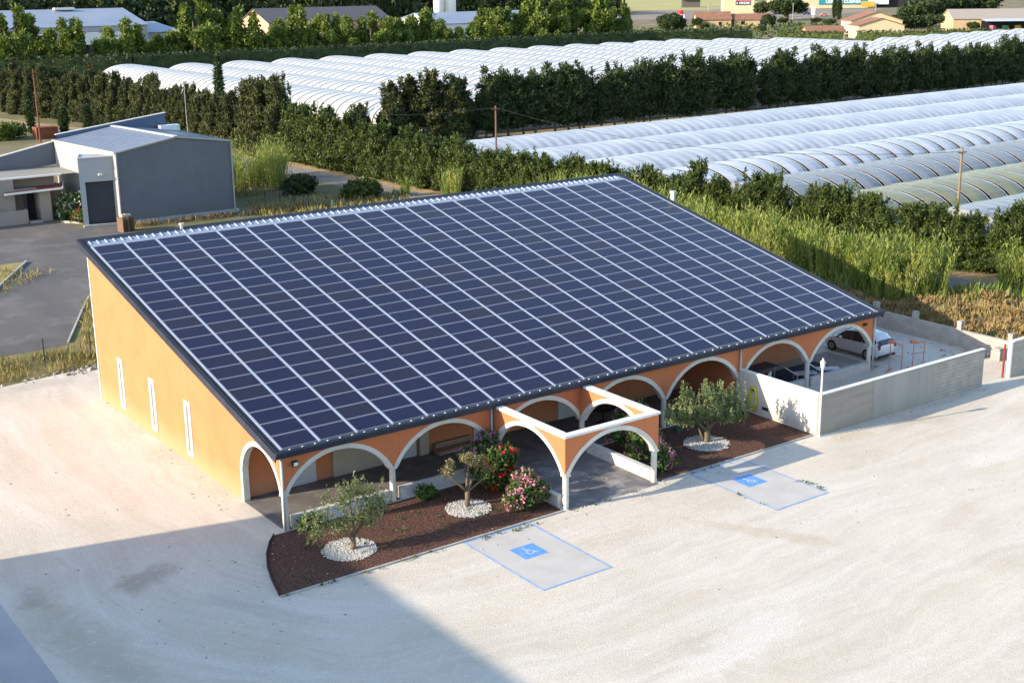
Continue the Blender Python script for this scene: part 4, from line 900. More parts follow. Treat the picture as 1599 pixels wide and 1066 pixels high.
grass('straw coloured tall grass along the foot of the hangar', [(19,68.0,30,67.2,1.2),(30,67,38,66,2.5)], 40, .5, mat('brown_straw', (.2,.13,.055), .9, col2=(.12,.09,.035), scale=1), 53, wid=.07)
grass('rough dry grass in the field behind the solar roof', [(30,66,45,62,16),(31,80,41,84,9),(36,40,50,60,14)], 14, .6, M_straw, 54, wid=.09)
grass('dry grass and brambles on the bank behind the block wall', [(45,14,45,-7,3.5),(48.5,8,50,-8,6),(53,6,56,-10,4)], 110, .4, mat('brown_grass', (.3,.2,.085), .9, col2=(.17,.14,.05), scale=1.2), 55, wid=.07)
grass('green tufts along the edge of the reed stand', [(49.5,7,58,3,3),(47.5,10,47.5,30,2)], 30, .8, M_leafyel, 56, name='green_tufts', wid=.09)
# bank of bare earth
rng = np.random.default_rng(3); bb = MB(); nx_, ny_ = 40, 56
gi = [[bb._v((43.4+11.1*i/nx_, -13+43*j/ny_, bank(43.4+11.1*i/nx_, -13+43*j/ny_))) for j in range(ny_+1)] for i in range(nx_+1)]
for i in range(nx_):
    for j in range(ny_): bb.f.append([gi[i][j], gi[i+1][j], gi[i+1][j+1], gi[i][j+1]]); bb.m.append(0)
struct(bb.build('earth_bank', mat('bank_earth', (.3,.2,.11), .95, col2=(.18,.13,.07), scale=.9, bump=.8, bscale=6, detail=8, col3=(.11,.12,.04), scale3=.5, c3=(.5,.62)), smooth=True))

# ------------------------------------------------------------------ trees, hedges, reeds
def proto_tree(name, label, cat, group, seed, h, rad, n, ls, leafm, bark, kind, trunk_h=.3, trunk_r=.12):
    rng = np.random.default_rng(seed); t = thing(name, label, cat, (0,0,0), 0, group); L = []
    if kind == 'cone':         # cypress hedge plant, shaggy, with leaders
        for k in range(34):
            u = (k/34)**.8; z = .25+u*(h-.5); r_ = rad*(1-u**1.7*.8)*(.7+.4*rng.random()); a = rng.random()*2*PI; q = r_*.6
            L.append((q*math.cos(a), q*math.sin(a), z, r_*.5, r_*.5, .5+.35*rng.random()))
        for k in range(5): a = rng.random()*6.3; L.append((rad*.5*math.cos(a), rad*.5*math.sin(a), h*(.84+.16*rng.random()), .14, .14, .75))
    elif kind == 'wind':
        for k in range(30):
            u = k/30; z = trunk_h+.4+u*(h-trunk_h-.8); r_ = rad*(.75+.5*rng.random())*(1-.35*u**3); a = rng.random()*6.3; q = r_*.5
            L.append((q*math.cos(a), q*math.sin(a), z, r_*.6, r_*.6, .7))
        for k in range(5): a = rng.random()*6.3; L.append((rad*.6*math.cos(a), rad*.6*math.sin(a), h*(.92+.13*rng.random()), .3, .3, .7))
    elif kind == 'spire':
        for k in range(16):
            u = k/16; z = trunk_h+u*(h-trunk_h); r_ = rad*math.sin(PI*(.12+.86*u))**.6; L.append((0,0,z, r_*.8, r_*.8, h/14))
    elif kind == 'poplar':
        for s_ in range(3):
            ox, oy = rad*.5*rng.normal(), rad*.4*rng.normal(); hh = h*(.8+.2*rng.random())
            for k in range(9): u = k/9; L.append((ox+rng.normal()*.3, oy+rng.normal()*.3, h*.15+u*(hh-h*.2), rad*.42*(1-u*.6), rad*.42*(1-u*.6), h/12))
        for k in range(8): a = rng.random()*6.3; L.append((rad*.8*math.cos(a), rad*.8*math.sin(a), h*(.15+.35*rng.random()), rad*.35, rad*.35, rad*.35))
    else:                      # broad round crown
        for k in range(26):
            a = rng.random()*6.3; e = rng.random()**.5; q = rad*.72*e; z = h*.58 + h*.34*(1-e*e)*rng.random() - h*.28*rng.random(); s_ = rad*(.24+.16*rng.random())
            L.append((q*math.cos(a), q*math.sin(a), z, s_, s_, s_*.8))
    b = MB(); b.tube([(0,0,-.1), (.05,0,max(trunk_h,.5)), (0,.05,h*.6)], [trunk_r*1.3, trunk_r, trunk_r*.4], 7)
    for k in range(4):
        c = L[(k*7+3) % len(L)]; b.tube([(0,0,h*.25+.1*k*h*.2), (c[0]*.6,c[1]*.6,(c[2]+h*.3)*.5), (c[0],c[1],c[2])], [trunk_r*.5,trunk_r*.3,trunk_r*.12], 5)
    b.build('trunk', bark, t, smooth=True)
    P, N = lobes(rng, L, n, .45); P[:,2] = np.maximum(P[:,2], .05)
    leaf_mesh('crown', P, N, ls, 2.7 if kind in ('cone','wind','spire') else 1.6, leafm, rng, .9 if kind in ('cone','wind','spire') else .2, t)
    return t
def place(t, x, y, rz_, s, sz=None):
    t.location = (x, y, 0); t.rotation_euler = (0, 0, rz_); t.scale = (s, s, sz or s)
def row(protos, pts, label, rng, smin=.88, smax=1.12, hfun=None):
    used = set()
    for (x, y) in pts:
        k = int(rng.integers(len(protos))); t = protos[k]
        if k in used: t = copy_tree(protos[k], None, label)
        used.add(k); h = hfun(x, y) if hfun else 1.0; s = smin+(smax-smin)*rng.random()
        place(t, x, y, rng.random()*6.28, s*min(h, 1.15), s*h*(.92+.16*rng.random()))
    for k in range(len(protos)):
        if k not in used:
            for c in list(protos[k].children): bpy.data.objects.remove(c)
            bpy.data.objects.remove(protos[k])
def along(path, step, rng, jit=.25):
    out = []
    for (a, c) in zip(path[:-1], path[1:]):
        L = math.hypot(c[0]-a[0], c[1]-a[1]); n = max(1, round(L/step))
        for k in range(n): u = k/n; out.append((a[0]+(c[0]-a[0])*u+rng.normal()*jit, a[1]+(c[1]-a[1])*u+rng.normal()*jit))
    return out
rng = np.random.default_rng(77)
lab = 'tall shaggy cypress in the dense row along the farm road'
pr = [proto_tree('cypress_tree', lab, 'tree', 'cypresses along the farm road', 100+k, 8.6, 1.9, 12000, .115, M_leafdark, M_bark, 'cone') for k in range(4)]
row(pr, along([(40,186),(44,168),(47.5,148),(49,119),(50,101)], 1.5, rng, .4) + along([(43,186),(47,168),(50.5,148),(52,119),(53,104)], 2.2, rng, .5), lab, rng, .85, 1.1, hfun=lambda x, y: (1.0 if y < 112 else (.77 if y < 150 else .86))+.06*math.sin(y*.7))
lab = 'bushy green cypress of the trimmed hedge between road and near tunnels'
M_hedge = mat('hedge_leaf', (0.018, 0.033, 0.007), 0.6, col2=(0.085, 0.118, 0.02), scale=1.3, trans=0.15, detail=5)
pr = [proto_tree('hedge_tree', lab, 'tree', 'hedge trees between road and tunnels', 120+k, 5.5, 1.95, 12000, .105, M_hedge, M_bark, 'cone') for k in range(4)]
row(pr, along([(50.2,99),(50.6,84),(51.2,72),(52.5,60),(54,48),(56.3,36),(58,25),(60,14),(63,2),(66,-10)], 1.15, rng, .35), lab, rng, .88, 1.08, hfun=lambda x, y: (1.08 if y > 84 else (.95 if y > 64 else (.83 if y > 30 else .82)))*(1+.07*math.sin(y*.9)+.05*math.sin(y*2.3)))
lab = 'dark cypress with bare trunk in the windbreak between the two tunnel fields'
pr = [proto_tree('windbreak_tree', lab, 'tree', 'windbreak cypresses between the tunnel fields', 140+k, 7.6, 1.9, 7500, .16, M_leafdeep, mat('pale_bark', (.2,.17,.14), .95, col2=(.12,.1,.08), scale=4), 'wind', 1.3, .14) for k in range(4)]
row(pr, along([(76.5,100),(100,99.5),(150,100),(245,104)], 2.1, rng, .5), lab, rng, .88, 1.12, hfun=lambda x, y: 1.0+.08*math.sin(x*.23)+.05*math.sin(x*.71))
big = proto_tree('windbreak_tree', 'tallest bushy cypress at the left end of the windbreak', 'tree', None, 149, 9.2, 3.0, 16000, .2, M_leafdark, M_bark, 'cone')
place(big, 71.5, 101, 0, 1.0)
b2 = copy_tree(big, None, 'broad dark cypress just right of the tallest one in the windbreak'); place(b2, 75.5, 102, 2, .9)
b2 = copy_tree(big, None, 'broad dark cypress left of the windbreak, behind the hedge'); place(b2, 66.5, 103.5, 4, .86)
for (x, y, q, lb) in ((69,103,.93,'dense cypress joining the tallest one on its left'),(63.8,99,.74,'middling cypress in front of the windbreak end'),(73.2,99.5,.84,'cypress filling the gap right of the tallest one'),(61.6,103,.6,'lower cypress covering the near end of the first far tunnel'),(58.8,106,.56,'lowest cypress at the corner of the farm road row'),(59.8,100,.6,'low bushy cypress behind the hedge corner')):
    b2 = copy_tree(big, None, lb); place(b2, x, y, x*1.7, q)
# spires of pencil cypress
sp_ = proto_tree('pencil_cypress', 'slim dark pencil cypress rising above the cypress row', 'tree', None, 151, 11.4, .85, 4500, .15, M_leafdeep, M_bark, 'spire', .9, .12); place(sp_, 53.2, 127, 0, 1.0)
s2 = copy_tree(sp_, None, 'short pencil cypress beside the road at the left picture edge'); place(s2, 33.8, 149.5, 1, .9, .62)
for k, (x, y) in enumerate(((36.5,143),(38.8,139.5),(41.2,134))):
    s2 = copy_tree(sp_, None, ('small', 'bushy middle', 'smallest')[k] + ' roadside conifer beside the rusty pole'); place(s2, x, y, k, 1.0, (.36,.4,.22)[k])

# reeds
def reeds(label, spots, h0, n, seed, green=False, cat='reeds', leafn=13):
    """spots: (x, y, radius) clumps; each stem carries arching leaves"""
    rng = np.random.default_rng(seed); sp2 = np.array(spots); wgt = sp2[:,2]**2; wgt = wgt/wgt.sum(); k = rng.choice(len(spots), n, p=wgt)
    a = rng.random(n)*6.28; r_ = sp2[k,2]*np.sqrt(rng.random(n)); bx = sp2[k,0]+r_*np.cos(a); by = sp2[k,1]+r_*np.sin(a)
    hh = h0*(.62+.38*rng.random(n))*(.95+.16*np.sin(bx*1.9+by*1.1+np.sin(by*.6)*2)); sh = .78+.3*rng.random(len(spots)); hh *= sh[k]; lx, ly = (bx-sp2[k,0])*.55+rng.normal(size=n)*.35+.05, (by-sp2[k,1])*.55+rng.normal(size=n)*.35
    V = []; F = []; idx = 0
    P = []; D = []
    for i in range(n):
        for q in range(leafn):
            u = .12+.9*(q+rng.random())/leafn; P.append((bx[i]+lx[i]*u*u, by[i]+ly[i]*u*u, hh[i]*u)); b_ = rng.random()*6.28; D.append((math.cos(b_)*.55, math.sin(b_)*.55, .9+.6*rng.random()))
    P = np.array(P); D = np.array(D); D /= np.linalg.norm(D, axis=1)[:,None]; m_ = len(P)
    ln = (.22+.26*rng.random(m_))[:,None]; W = np.cross(D, rng.normal(size=(m_,3))); W /= np.linalg.norm(W,axis=1)[:,None]; W *= .03
    mid = P+D*ln*.6; tip = P+D*ln*.95; tip[:,2] -= ln[:,0]*.15
    Vx = np.stack([P-W*.6, P+W*.6, mid+W, tip, mid-W], 1).reshape(-1,3)
    # stems
    sb = np.stack([bx,by,np.zeros(n)],1); stp = np.stack([bx+lx*.9,by+ly*.9,hh*.95],1); w_ = np.tile([.02,-.014,0],(n,1))
    St = np.stack([sb-w_, sb+w_, (sb+stp)/2+w_*.9, stp, (sb+stp)/2-w_*.9],1).reshape(-1,3)
    Vx = np.concatenate([Vx,St]); tot = m_+n
    me = bpy.data.meshes.new('reeds'); me.vertices.add(tot*5); me.vertices.foreach_set('co', Vx.astype(np.float32).ravel()); me.loops.add(tot*5); me.loops.foreach_set('vertex_index', np.arange(tot*5,dtype=np.int32))
    me.polygons.add(tot); me.polygons.foreach_set('loop_start', np.arange(0,tot*5,5,dtype=np.int32)); me.polygons.foreach_set('loop_total', np.full(tot,5,dtype=np.int32))
    me.materials.append(M_leafyel); me.update(); o = bpy.data.objects.new('reeds', me); COL.objects.link(o)
    return tag(o, label, cat, kind='stuff')
sp = []
rng = np.random.default_rng(9)
for k in range(150):
    u = rng.random(); y = 7.5+u*40; x = 47.6+(y-7.5)*.03+rng.random()*3.0; sp.append((x, y, .55+.5*rng.random()))
reeds('tall yellow-green giant reeds standing behind the solar roof and block wall', sp, 4.1, 5600, 61, leafn=24)
reeds('clump of giant reeds at the right picture edge', [(57.2,5.3,.8),(58.0,4.2,.9),(59,3.5,.9),(56.2,6.3,.5),(60,2.5,1)], 4.2, 520, 62)
reeds('light green reeds in front of the cypress row, right of the hangar', [(34.8,82,1.2),(37.6,82.5,1.3),(39.5,84,1.5),(41,85.5,1.4),(36,86,1.2),(42,88,1.2),(33,79,.8),(38.2,79.5,.7)], 4.9, 620, 63)
reeds('small light green reed tuft beside the road behind the solar roof', [(48.9,63.5,.6),(49.3,62.5,.6)], 3.8, 90, 64)
reeds('smallest thin reed tuft on the verge', [(46.3,67,.4)], 2.8, 30, 65)
shrub('dark round bush behind the ridge of the solar roof, near the light reeds', (38.6,74.8,0), [(0,0,1.0,1.6,1.3,1.0),(.8,.3,.9,1.2,1.0,.9),(-.9,.1,.8,1.0,1,.8)], 3400, 0, None, 71, ls=.17, name='bush', lm=M_leafdeep)
shrub('dark green rounded bush beside the road, nearer the roof ridge', (42.2,68.5,0), [(0,0,1.0,1.6,1.3,1.0),(1.1,.3,.8,1.2,1.0,.8),(-1.2,.1,.7,1.0,1,.7)], 3400, 0, None, 72, ls=.17, name='bush', lm=M_hedge)
shrub('yellowish bush left of the annex, by the road', (30.0,146,0), [(0,0,1.0,2.2,1.5,1.0),(-2,-2,1.2,2.0,1.5,1.2)], 2600, 0, None, 73, ls=.25, name='bush', lm=M_leafmid)
b = MB(); b.box((32.2,141.5,0), (35.2,143.5,1.6)); tag(b.build('rust_container', mat('rust', (.24,.07,.03), .9, col2=(.14,.05,.03), scale=1.5), bevel=.05), 'rusty orange low container by the road at the left edge', 'container')

# ------------------------------------------------------------------ poles and wires
def pole(x, y, h, r_, m, label):
    t = thing('utility_pole', label, 'pole', (x, y, 0)); b = MB(); b.tube([(x,y,0),(x,y,h)], [r_, r_*.7], 8); K(b, 'mast', m, t)
    b = MB(); b.bar((x-.5,y,h-.35), (x+.5,y,h-.35), .08, .08); K(b, 'crossarm', m, t); return t
pole(31.5,137.5,9.6,.13, mat('rusty_steel', (.16,.06,.04), .8), 'rusty steel pole with short arm left of the cypress row')
pole(46.6,123,8.4,.06, M_kerb, 'thin pale pole against the cypress row, below the pencil cypress')
pole(59.6,70.2,7.8,.12, mat('dark_pole_wood', (.16,.08,.06), .9), 'brown wooden pole in front of the windbreak')
pole(61.8,14.3,8.5,.12, mat('brown_pole_wood', (.2,.15,.09), .9), 'wooden pole between hedge and near tunnels at the right')
def wire(p, q, sag, label):
    p, q = Vector(p), Vector(q); b = MB(); b.tube([p.lerp(q, k/16)-Vector((0,0,sag*4*(k/16)*(1-k/16))) for k in range(17)], .018, 4, cap=False)
    tag(b.build('overhead_wire', M_dark), label, 'wire')
wire((46.6,123,8.1), (59.6,70.2,7.6), 2.2, 'thin wire sagging from the pale pole to the brown pole')
wire((59.6,70.2,7.6), (61.8,14.3,8.2), 1.8, 'thin wire sagging over the near tunnels between two wooden poles')

# ------------------------------------------------------------------ polytunnels
def film(name, col, col2, tr): return mat(name, col, .35, col2=col2, scale=.35, trans=tr, spec=.4, detail=6)
M_filmw = film('white_film', (.5,.51,.52), (.42,.43,.45), .1); M_filmb = film('bluish_film', (.56,.58,.62), (.42,.45,.5), .12)
M_filmg = film('grey_film', (.3,.32,.34), (.24,.26,.28), .2); M_filmo = film('olive_film', (.33,.31,.16), (.24,.24,.14), .2)
M_crop = mat('crop_leaves', (.03,.04,.012), .9, col2=(.09,.08,.03), scale=2.5, detail=6, bump=.5, bscale=5)
M_seam = mat('tunnel_strap', (.075,.07,.055), .9); M_edge = mat('film_edge', (.44,.42,.35), .6)
def tunnel(label, group, x, y, rz_, length, hw, h, sp, style, fm, base=1.0):
    """local +X is the axis; film bays between hoops; style 'line' = dark straps, 'gap' = vents that open down the sides, 'faint' = pale seams"""
    t = thing('polytunnel', label, 'tunnel', (x, y, 0), rz_, group); n = 18; N = int(length/sp)
    sec = []
    for k in range(n+1):
        a = PI*k/n; sec.append((hw*math.cos(a), base+(h-base)*math.sin(a)**.85 if 0 < k < n else base, abs(math.cos(a))))
    sec = [(hw, 0, 1.0)]+sec+[(-hw, 0, 1.0)]
    b = MB(); hb = MB(); rg_ = random.Random(int(x*7+y))
    for i in range(N):
        x0, x1 = i*sp, (i+1)*sp; bulge = (.05+.06*rg_.random())*(.5 if sp < 2 else 1); j0 = (rg_.random()-.5)*.12
        for k in range(len(sec)-1):
            (ya, za, ca), (yb, zb, cb) = sec[k], sec[k+1]
            def gp(c): return {'line': .42, 'gap': .24+.5*c, 'faint': .16}[style]/2
            ga, gb = gp(ca), gp(cb)
            xm = (x0+x1)/2; Ya, Yb = ya*(1+bulge*.2), yb*(1+bulge*.2); Za, Zb = za+bulge*(za > base), zb+bulge*(zb > base)
            b.face([(x0+ga,ya,za),(xm,Ya,Za),(xm,Yb,Zb),(x0+gb,yb,zb)], 0); b.face([(xm,Ya,Za),(x1-ga,ya,za),(x1-gb,yb,zb),(xm,Yb,Zb)], 0)
            if style == 'gap':
                e = .07
                b.face([(x0+ga-.01,ya*1.003,za+.015),(x0+ga+e,ya*1.003,za+.02),(x0+gb+e,yb*1.003,zb+.02),(x0+gb-.01,yb*1.003,zb+.015)], 1)
                b.face([(x1-ga-e,ya*1.003,za+.02),(x1-ga+.01,ya*1.003,za+.015),(x1-gb+.01,yb*1.003,zb+.015),(x1-gb-e,yb*1.003,zb+.02)], 1)
            if style != 'gap' and i:
                hb.face([(x0-ga*1.15,ya*.995,za+.0),(x0+ga*1.15,ya*.995,za),(x0+gb*1.15,yb*.995,zb),(x0-gb*1.15,yb*.995,zb)], 0)
    for xe in (0.03, N*sp-.03): b.face([(xe, y_, z_) for y_, z_, _ in sec], 0)
    b.build('cover', [fm, M_edge], t, norm=False)
    if hb.v: hb.build('strap', M_seam if style == 'line' else M_edge, t, norm=False)
    c = MB(); q = [(y_*.93, z_*.9) for y_, z_, _ in sec]
    for k in range(len(q)-1): c.face([(.4,*q[k]),(N*sp-.4,*q[k]),(N*sp-.4,*q[k+1]),(.4,*q[k+1])])
    for xe in (.4, N*sp-.4): c.face([(xe, *p) for p in q])
    c.build('crop_shade_core', M_crop, t, norm=False)  # crop filled out to a dark shell, added to darken the tunnel inside
    if style == 'gap':
        c = MB()
        for i in range(N+1): c.tube([(i*sp, y_*.99, z_*.99) for y_, z_, _ in sec], .03, 4, cap=False)
        c.build('hoop', M_alu, t)
    return t
NT = [(74.0,'bluish white tunnel of the near field, first behind the windbreak','faint',M_filmb,56.5),(63.4,'bluish white tunnel of the near field, second behind the windbreak','faint',M_filmb,55.5),(53.4,'bluish white tunnel of the near field, third from the windbreak','faint',M_filmb,56.5),
      (43.8,'grey blue tunnel with open side vents, fourth from the windbreak','gap',M_filmb,58.2),(34.0,'grey tunnel with open side vents, next to the olive brown one','gap',M_filmg,59.5),(24.3,'olive brown tunnel with open side vents','gap',M_filmo,61),(14.8,'pale grey tunnel nearest the reeds at the right edge','faint',M_filmg,63)]
for (yy, lb, stl, fm, xs) in NT:
    tunnel(lb, 'near tunnels behind the hedge', xs, yy-.3, R(2.4), 190 if yy > 40 else 120, 4.7, 3.8, 2.75 if stl == 'gap' else 1.45, stl, fm, .9)
ORD = 'first second third fourth fifth sixth seventh eighth ninth tenth eleventh twelfth thirteenth fourteenth fifteenth sixteenth'.split()
for k in range(16):
    x = 79+11.78*k; y1 = 230+(6 if k == 0 else 0)+(-6 if k > 13 else 0) - (10 if k > 14 else 0)
    tunnel(ORD[k]+' white tunnel of the far field with dark straps, counted from the left' if k else 'white tunnel at the left edge of the far field, its near half hidden by cypresses', 'far white tunnels with dark straps', x, y1, R(-90), y1-106, 5.7, 3.9, 2.75, 'line', M_filmw, .8)
for k in range(10):
    x = 279+11.8*k; tunnel(ORD[k]+' creamy tunnel of the right far field, counted from the houses' , 'creamy tunnels of the right far field', x, 196+k*1.0, R(-90), 84, 5.7, 3.7, 2.75, 'line', M_filmw, .8)

# ------------------------------------------------------------------ far hedge, deciduous trees, forest
def hedge(label, path, h, wd_, m, seed, dens=9, ls=.42, group=None):
    rng = np.random.default_rng(seed); t = thing('clipped_hedge', label, 'hedge', (*path[0], 0)); Q = []; Nn = []
    core = MB()
    for a, c in zip(path[:-1], path[1:]):
        L = math.hypot(c[0]-a[0], c[1]-a[1]); n = int(L*dens*3); u = rng.random(n); nx, ny = -(c[1]-a[1])/L, (c[0]-a[0])/L
        face = rng.random(n); v = np.where(face < .35, -wd_/2, np.where(face < .5, wd_/2, (rng.random(n)-.5)*wd_)); z = np.where(face < .5, rng.random(n)*h, h)+rng.normal(size=n)*.12
        Q.append(np.stack([a[0]+(c[0]-a[0])*u+nx*v+rng.normal(size=n)*.15, a[1]+(c[1]-a[1])*u+ny*v+rng.normal(size=n)*.15, z],1))
        Nn.append(np.stack([nx*v, ny*v, (z > h*.9)*2.0],1))
        core.bar((*a, h*.47), (*c, h*.47), wd_*.9, h*.94)
    K(core, 'branches', m, t)
    o = leaf_mesh('foliage', np.concatenate(Q), np.concatenate(Nn)*.5, ls, 1.4, m, rng, .3); put(o, t)
hedge('long dark clipped hedge beyond the far tunnels', [(60,272),(90,262),(150,259),(200,263),(255,266),(285,252)], 4.3, 3.0, M_leafdeep, 81)
hedge('lower green clipped hedge beside the small tan farmhouse', [(289,244),(300,228)], 3.4, 2.5, M_hedge, 82)
hedge('green clipped hedge in front of the larger tan farmhouse', [(304,226),(318,205)], 3.6, 2.5, M_hedge, 83)
hedge('clipped hedge by the plane trees beside the creamy tunnels', [(335,224),(352,205)], 3.2, 2.5, M_hedge, 84)
rng = np.random.default_rng(13)
P1 = proto_tree('poplar_tree', 'x', 'tree', 'trees along the far hedge', 161, 14.0, 5.4, 11000, .42, M_leafmid, M_bark, 'poplar', 1.5, .3)
P2 = proto_tree('broadleaf_tree', 'x', 'tree', 'trees along the far hedge', 162, 12.0, 5.6, 11000, .42, M_leafmid, M_bark, 'round', 2.0, .35)
P3 = proto_tree('poplar_tree', 'x', 'tree', 'trees along the far hedge', 163, 13.4, 4.6, 10000, .42, M_leafmid, M_bark, 'poplar', 1.5, .3)
spec = [(65.5,P1,1.15,'light green poplar at the left picture edge beyond the cypress row'),(72.5,P3,1.0,'loose poplar second from the left edge, before the grey shed'),(82,P3,1.0,'two-topped poplar in front of the white shed front'),(95,P1,.95,'two-spired poplar before the right end of the grey shed'),(102,P2,.62,'small dark tree in front of the shed gable'),
    (110.5,P1,1.2,'tall poplar just right of the grey shed'),(119,P2,1.1,'broad light green tree right of the tall poplar'),(127.5,P1,1.1,'wide poplar left of the pink building'),(138.5,P3,1.05,'poplar hiding the left end of the pink building'),(149.5,P3,.9,'poplar before the middle of the pink building'),(161,P1,.95,'broad poplar before the right end of the pink building'),
    (172,P2,.8,'round tree below the twin silos, left one'),(182,P2,.92,'round tree directly under the twin silos'),(196.5,P3,.95,'slender poplar right of the silos'),(206,P3,1.0,'thin poplar before the white shed'),(212,P1,.75,'small poplar between the white shed walls'),(221.5,P1,1.15,'large poplar at the right end of the white shed'),(232,P2,1.35,'huge dark green broadleaf tree, left half of the great pair'),(241,P2,1.35,'huge dark green broadleaf tree, right half of the great pair'),(249,P1,.9,'tree at the right foot of the huge pair')]
spec += [(69,P2,.6,'low dark round tree between the first two poplars'),(88,P2,.62,'low tree in front of the shed door'),(106,P2,.7,'low tree right of the shed gable'),(114.5,P2,.85,'medium tree squeezed before the tall poplar'),(133,P2,.72,'low round tree left of the pink wall'),(144,P2,.66,'low round tree before the pink wall'),(155.5,P2,.62,'low round tree near the middle of the pink wall'),(166.5,P2,.78,'round tree just right of the pink building'),(177,P2,.85,'round tree between the two under the silos'),(190,P2,.6,'low bush-like tree left of the white shed'),(226.5,P2,1.05,'round tree joining the huge pair on its left'),(245,P2,.8,'round tree joining the huge pair on its right')]
spec += [(x_, P2, .62+.22*math.sin(x_*1.7)**2, 'broadleaf tree of the second belt, '+w_) for x_, w_ in ((60,'at the left picture edge'),(77,'behind the first poplars'),(91,'before the shed door'),(107,'hiding the shed gable'),(123,'behind the tall poplars'),(136,'between shed and pink building'),(147,'over the left part of the pink wall'),(158,'over the middle of the pink wall'),(169,'over the right end of the pink wall'),(187,'right of the silos'),(201,'over the left of the white shed'),(217,'over the right of the white shed'),(228,'behind the huge pair'))]
NF = len(spec)-13
first = {}
for k, (x, pt, s, lb) in enumerate(spec):
    t = pt if id(pt) not in first else copy_tree(pt, None, lb)
    first[id(pt)] = 1; t['label'] = lb; place(t, x*(1 if k < NF else 1.04), 276+3*math.sin(k*2.3)+(14 if k >= NF else 0), k*1.3, s, s*(1.06+.06*math.sin(k*1.7)))
dk = proto_tree('pine_tree', 'dark bushy tree standing alone in front of the far red sign', 'tree', None, 171, 9.0, 4.2, 8000, .4, M_leafdeep, M_bark, 'round', 1.0, .3); place(dk, 300, 305, 0, 1.25, 1.15)
for (x, y, s, sz, lb) in ((357,352,.55,.62,'small dark conifer before the long brown-roofed farmhouse'),(452,391,2.3,1.45,'broad dark pine near the white pylon sign'),(475,428,1.3,1.1,'round dark tree right of the tall beige building'),
        (372,262,1.5,.95,'plane tree with flat green crown beside the tan farmhouse'),(381,258,1.4,.92,'second plane tree, between farmhouse and dark grove'),(372,327,.7,.8,'slight tree right of the brown-roofed farmhouse'),
        (405,282,1.7,1.5,'dark tree of the grove, left side'),(418,290,1.9,1.6,'dark tree of the grove, in its middle'),(432,296,2.0,1.7,'dark tree of the grove, behind the tan barn'),(452,300,2.0,1.7,'dark tree of the grove, right of the barn ridge'),(470,300,2.1,1.8,'dark tree of the grove at the right picture edge'),(396,250,.6,.5,'low rounded bush left of the tan barn'),(345,335,.5,.42,'low bush at the left end of the long farmhouse'),(392,345,.55,.4,'low bush behind the lower green hedge'),(405,350,.6,.45,'scrubby bush right of the farm wing'),(420,345,.65,.4,'scrubby bush below the street lamp'),(400,320,.7,.45,'rounded bush behind the tan houses'),(425,330,.6,.5,'rounded bush in front of the pylon sign'),(340,300,.45,.4,'low bush between the dark tree and the tiled shed')):
    t = copy_tree(dk, None, lb); place(t, x, y, x*1.0, s, sz)
for (x, y, s, sz, lb) in ((466,372,1.8,.9,'slender dark cypress before the blue-green sign, nearer one'),(486,392,1.6,.85,'small pencil cypress in front of the blue-green shop sign'),):
    t = copy_tree(sp_, None, lb); place(t, x, y, 0, s, sz)
# distant forest
rng = np.random.default_rng(19); LP = []
Q = []; Nn = []
for k in range(520):
    u = rng.random(); x = 60+u*420; y = 480+rng.random()*60+(.1*x); h = 13+7*rng.random(); r_ = 1.6+1.2*rng.random()
    z = rng.random(52); rr_ = r_*(1-z**1.5*.85); a = rng.random(52)*6.28
    Q.append(np.stack([x+rr_*np.cos(a), y+rr_*np.sin(a), z*h],1)); Nn.append(np.stack([np.cos(a), np.sin(a), np.full(52,.2)],1))
o = leaf_mesh('forest', np.concatenate(Q), np.concatenate(Nn), 1.7, 1.6, M_leafdeep, rng, 1.2); tag(o, 'dark distant forest of cypress and pine along the top of the picture', 'forest', kind='stuff')
b = MB()
pth = [(40,540),(200,560),(340,590),(520,640)]
for a, c in zip(pth[:-1], pth[1:]): b.bar((*a,8), (*c,8), 10, 17)
b.build('forest', M_leafdeep)
for ob in bpy.data.objects:
    if ob.name.startswith('forest') and 'kind' not in ob: tag(ob, 'dark mass of distant forest behind the first trees', 'forest', kind='stuff')
rng = np.random.default_rng(23); n = 3500
P = np.stack([250+rng.random(n)*160, 262+rng.random(n)*90, rng.random(n)*1.3],1); P = P[(P[:,0]+P[:,1] > 560) & ((P[:,0]-P[:,1]) < 110)]
tag(leaf_mesh('scrub', P, np.tile([0,0,.5],(len(P),1)), .7, 1.3, M_hedge, rng, .8), 'green scrub and rough grass between the far hedge and the town', 'scrub', kind='stuff')

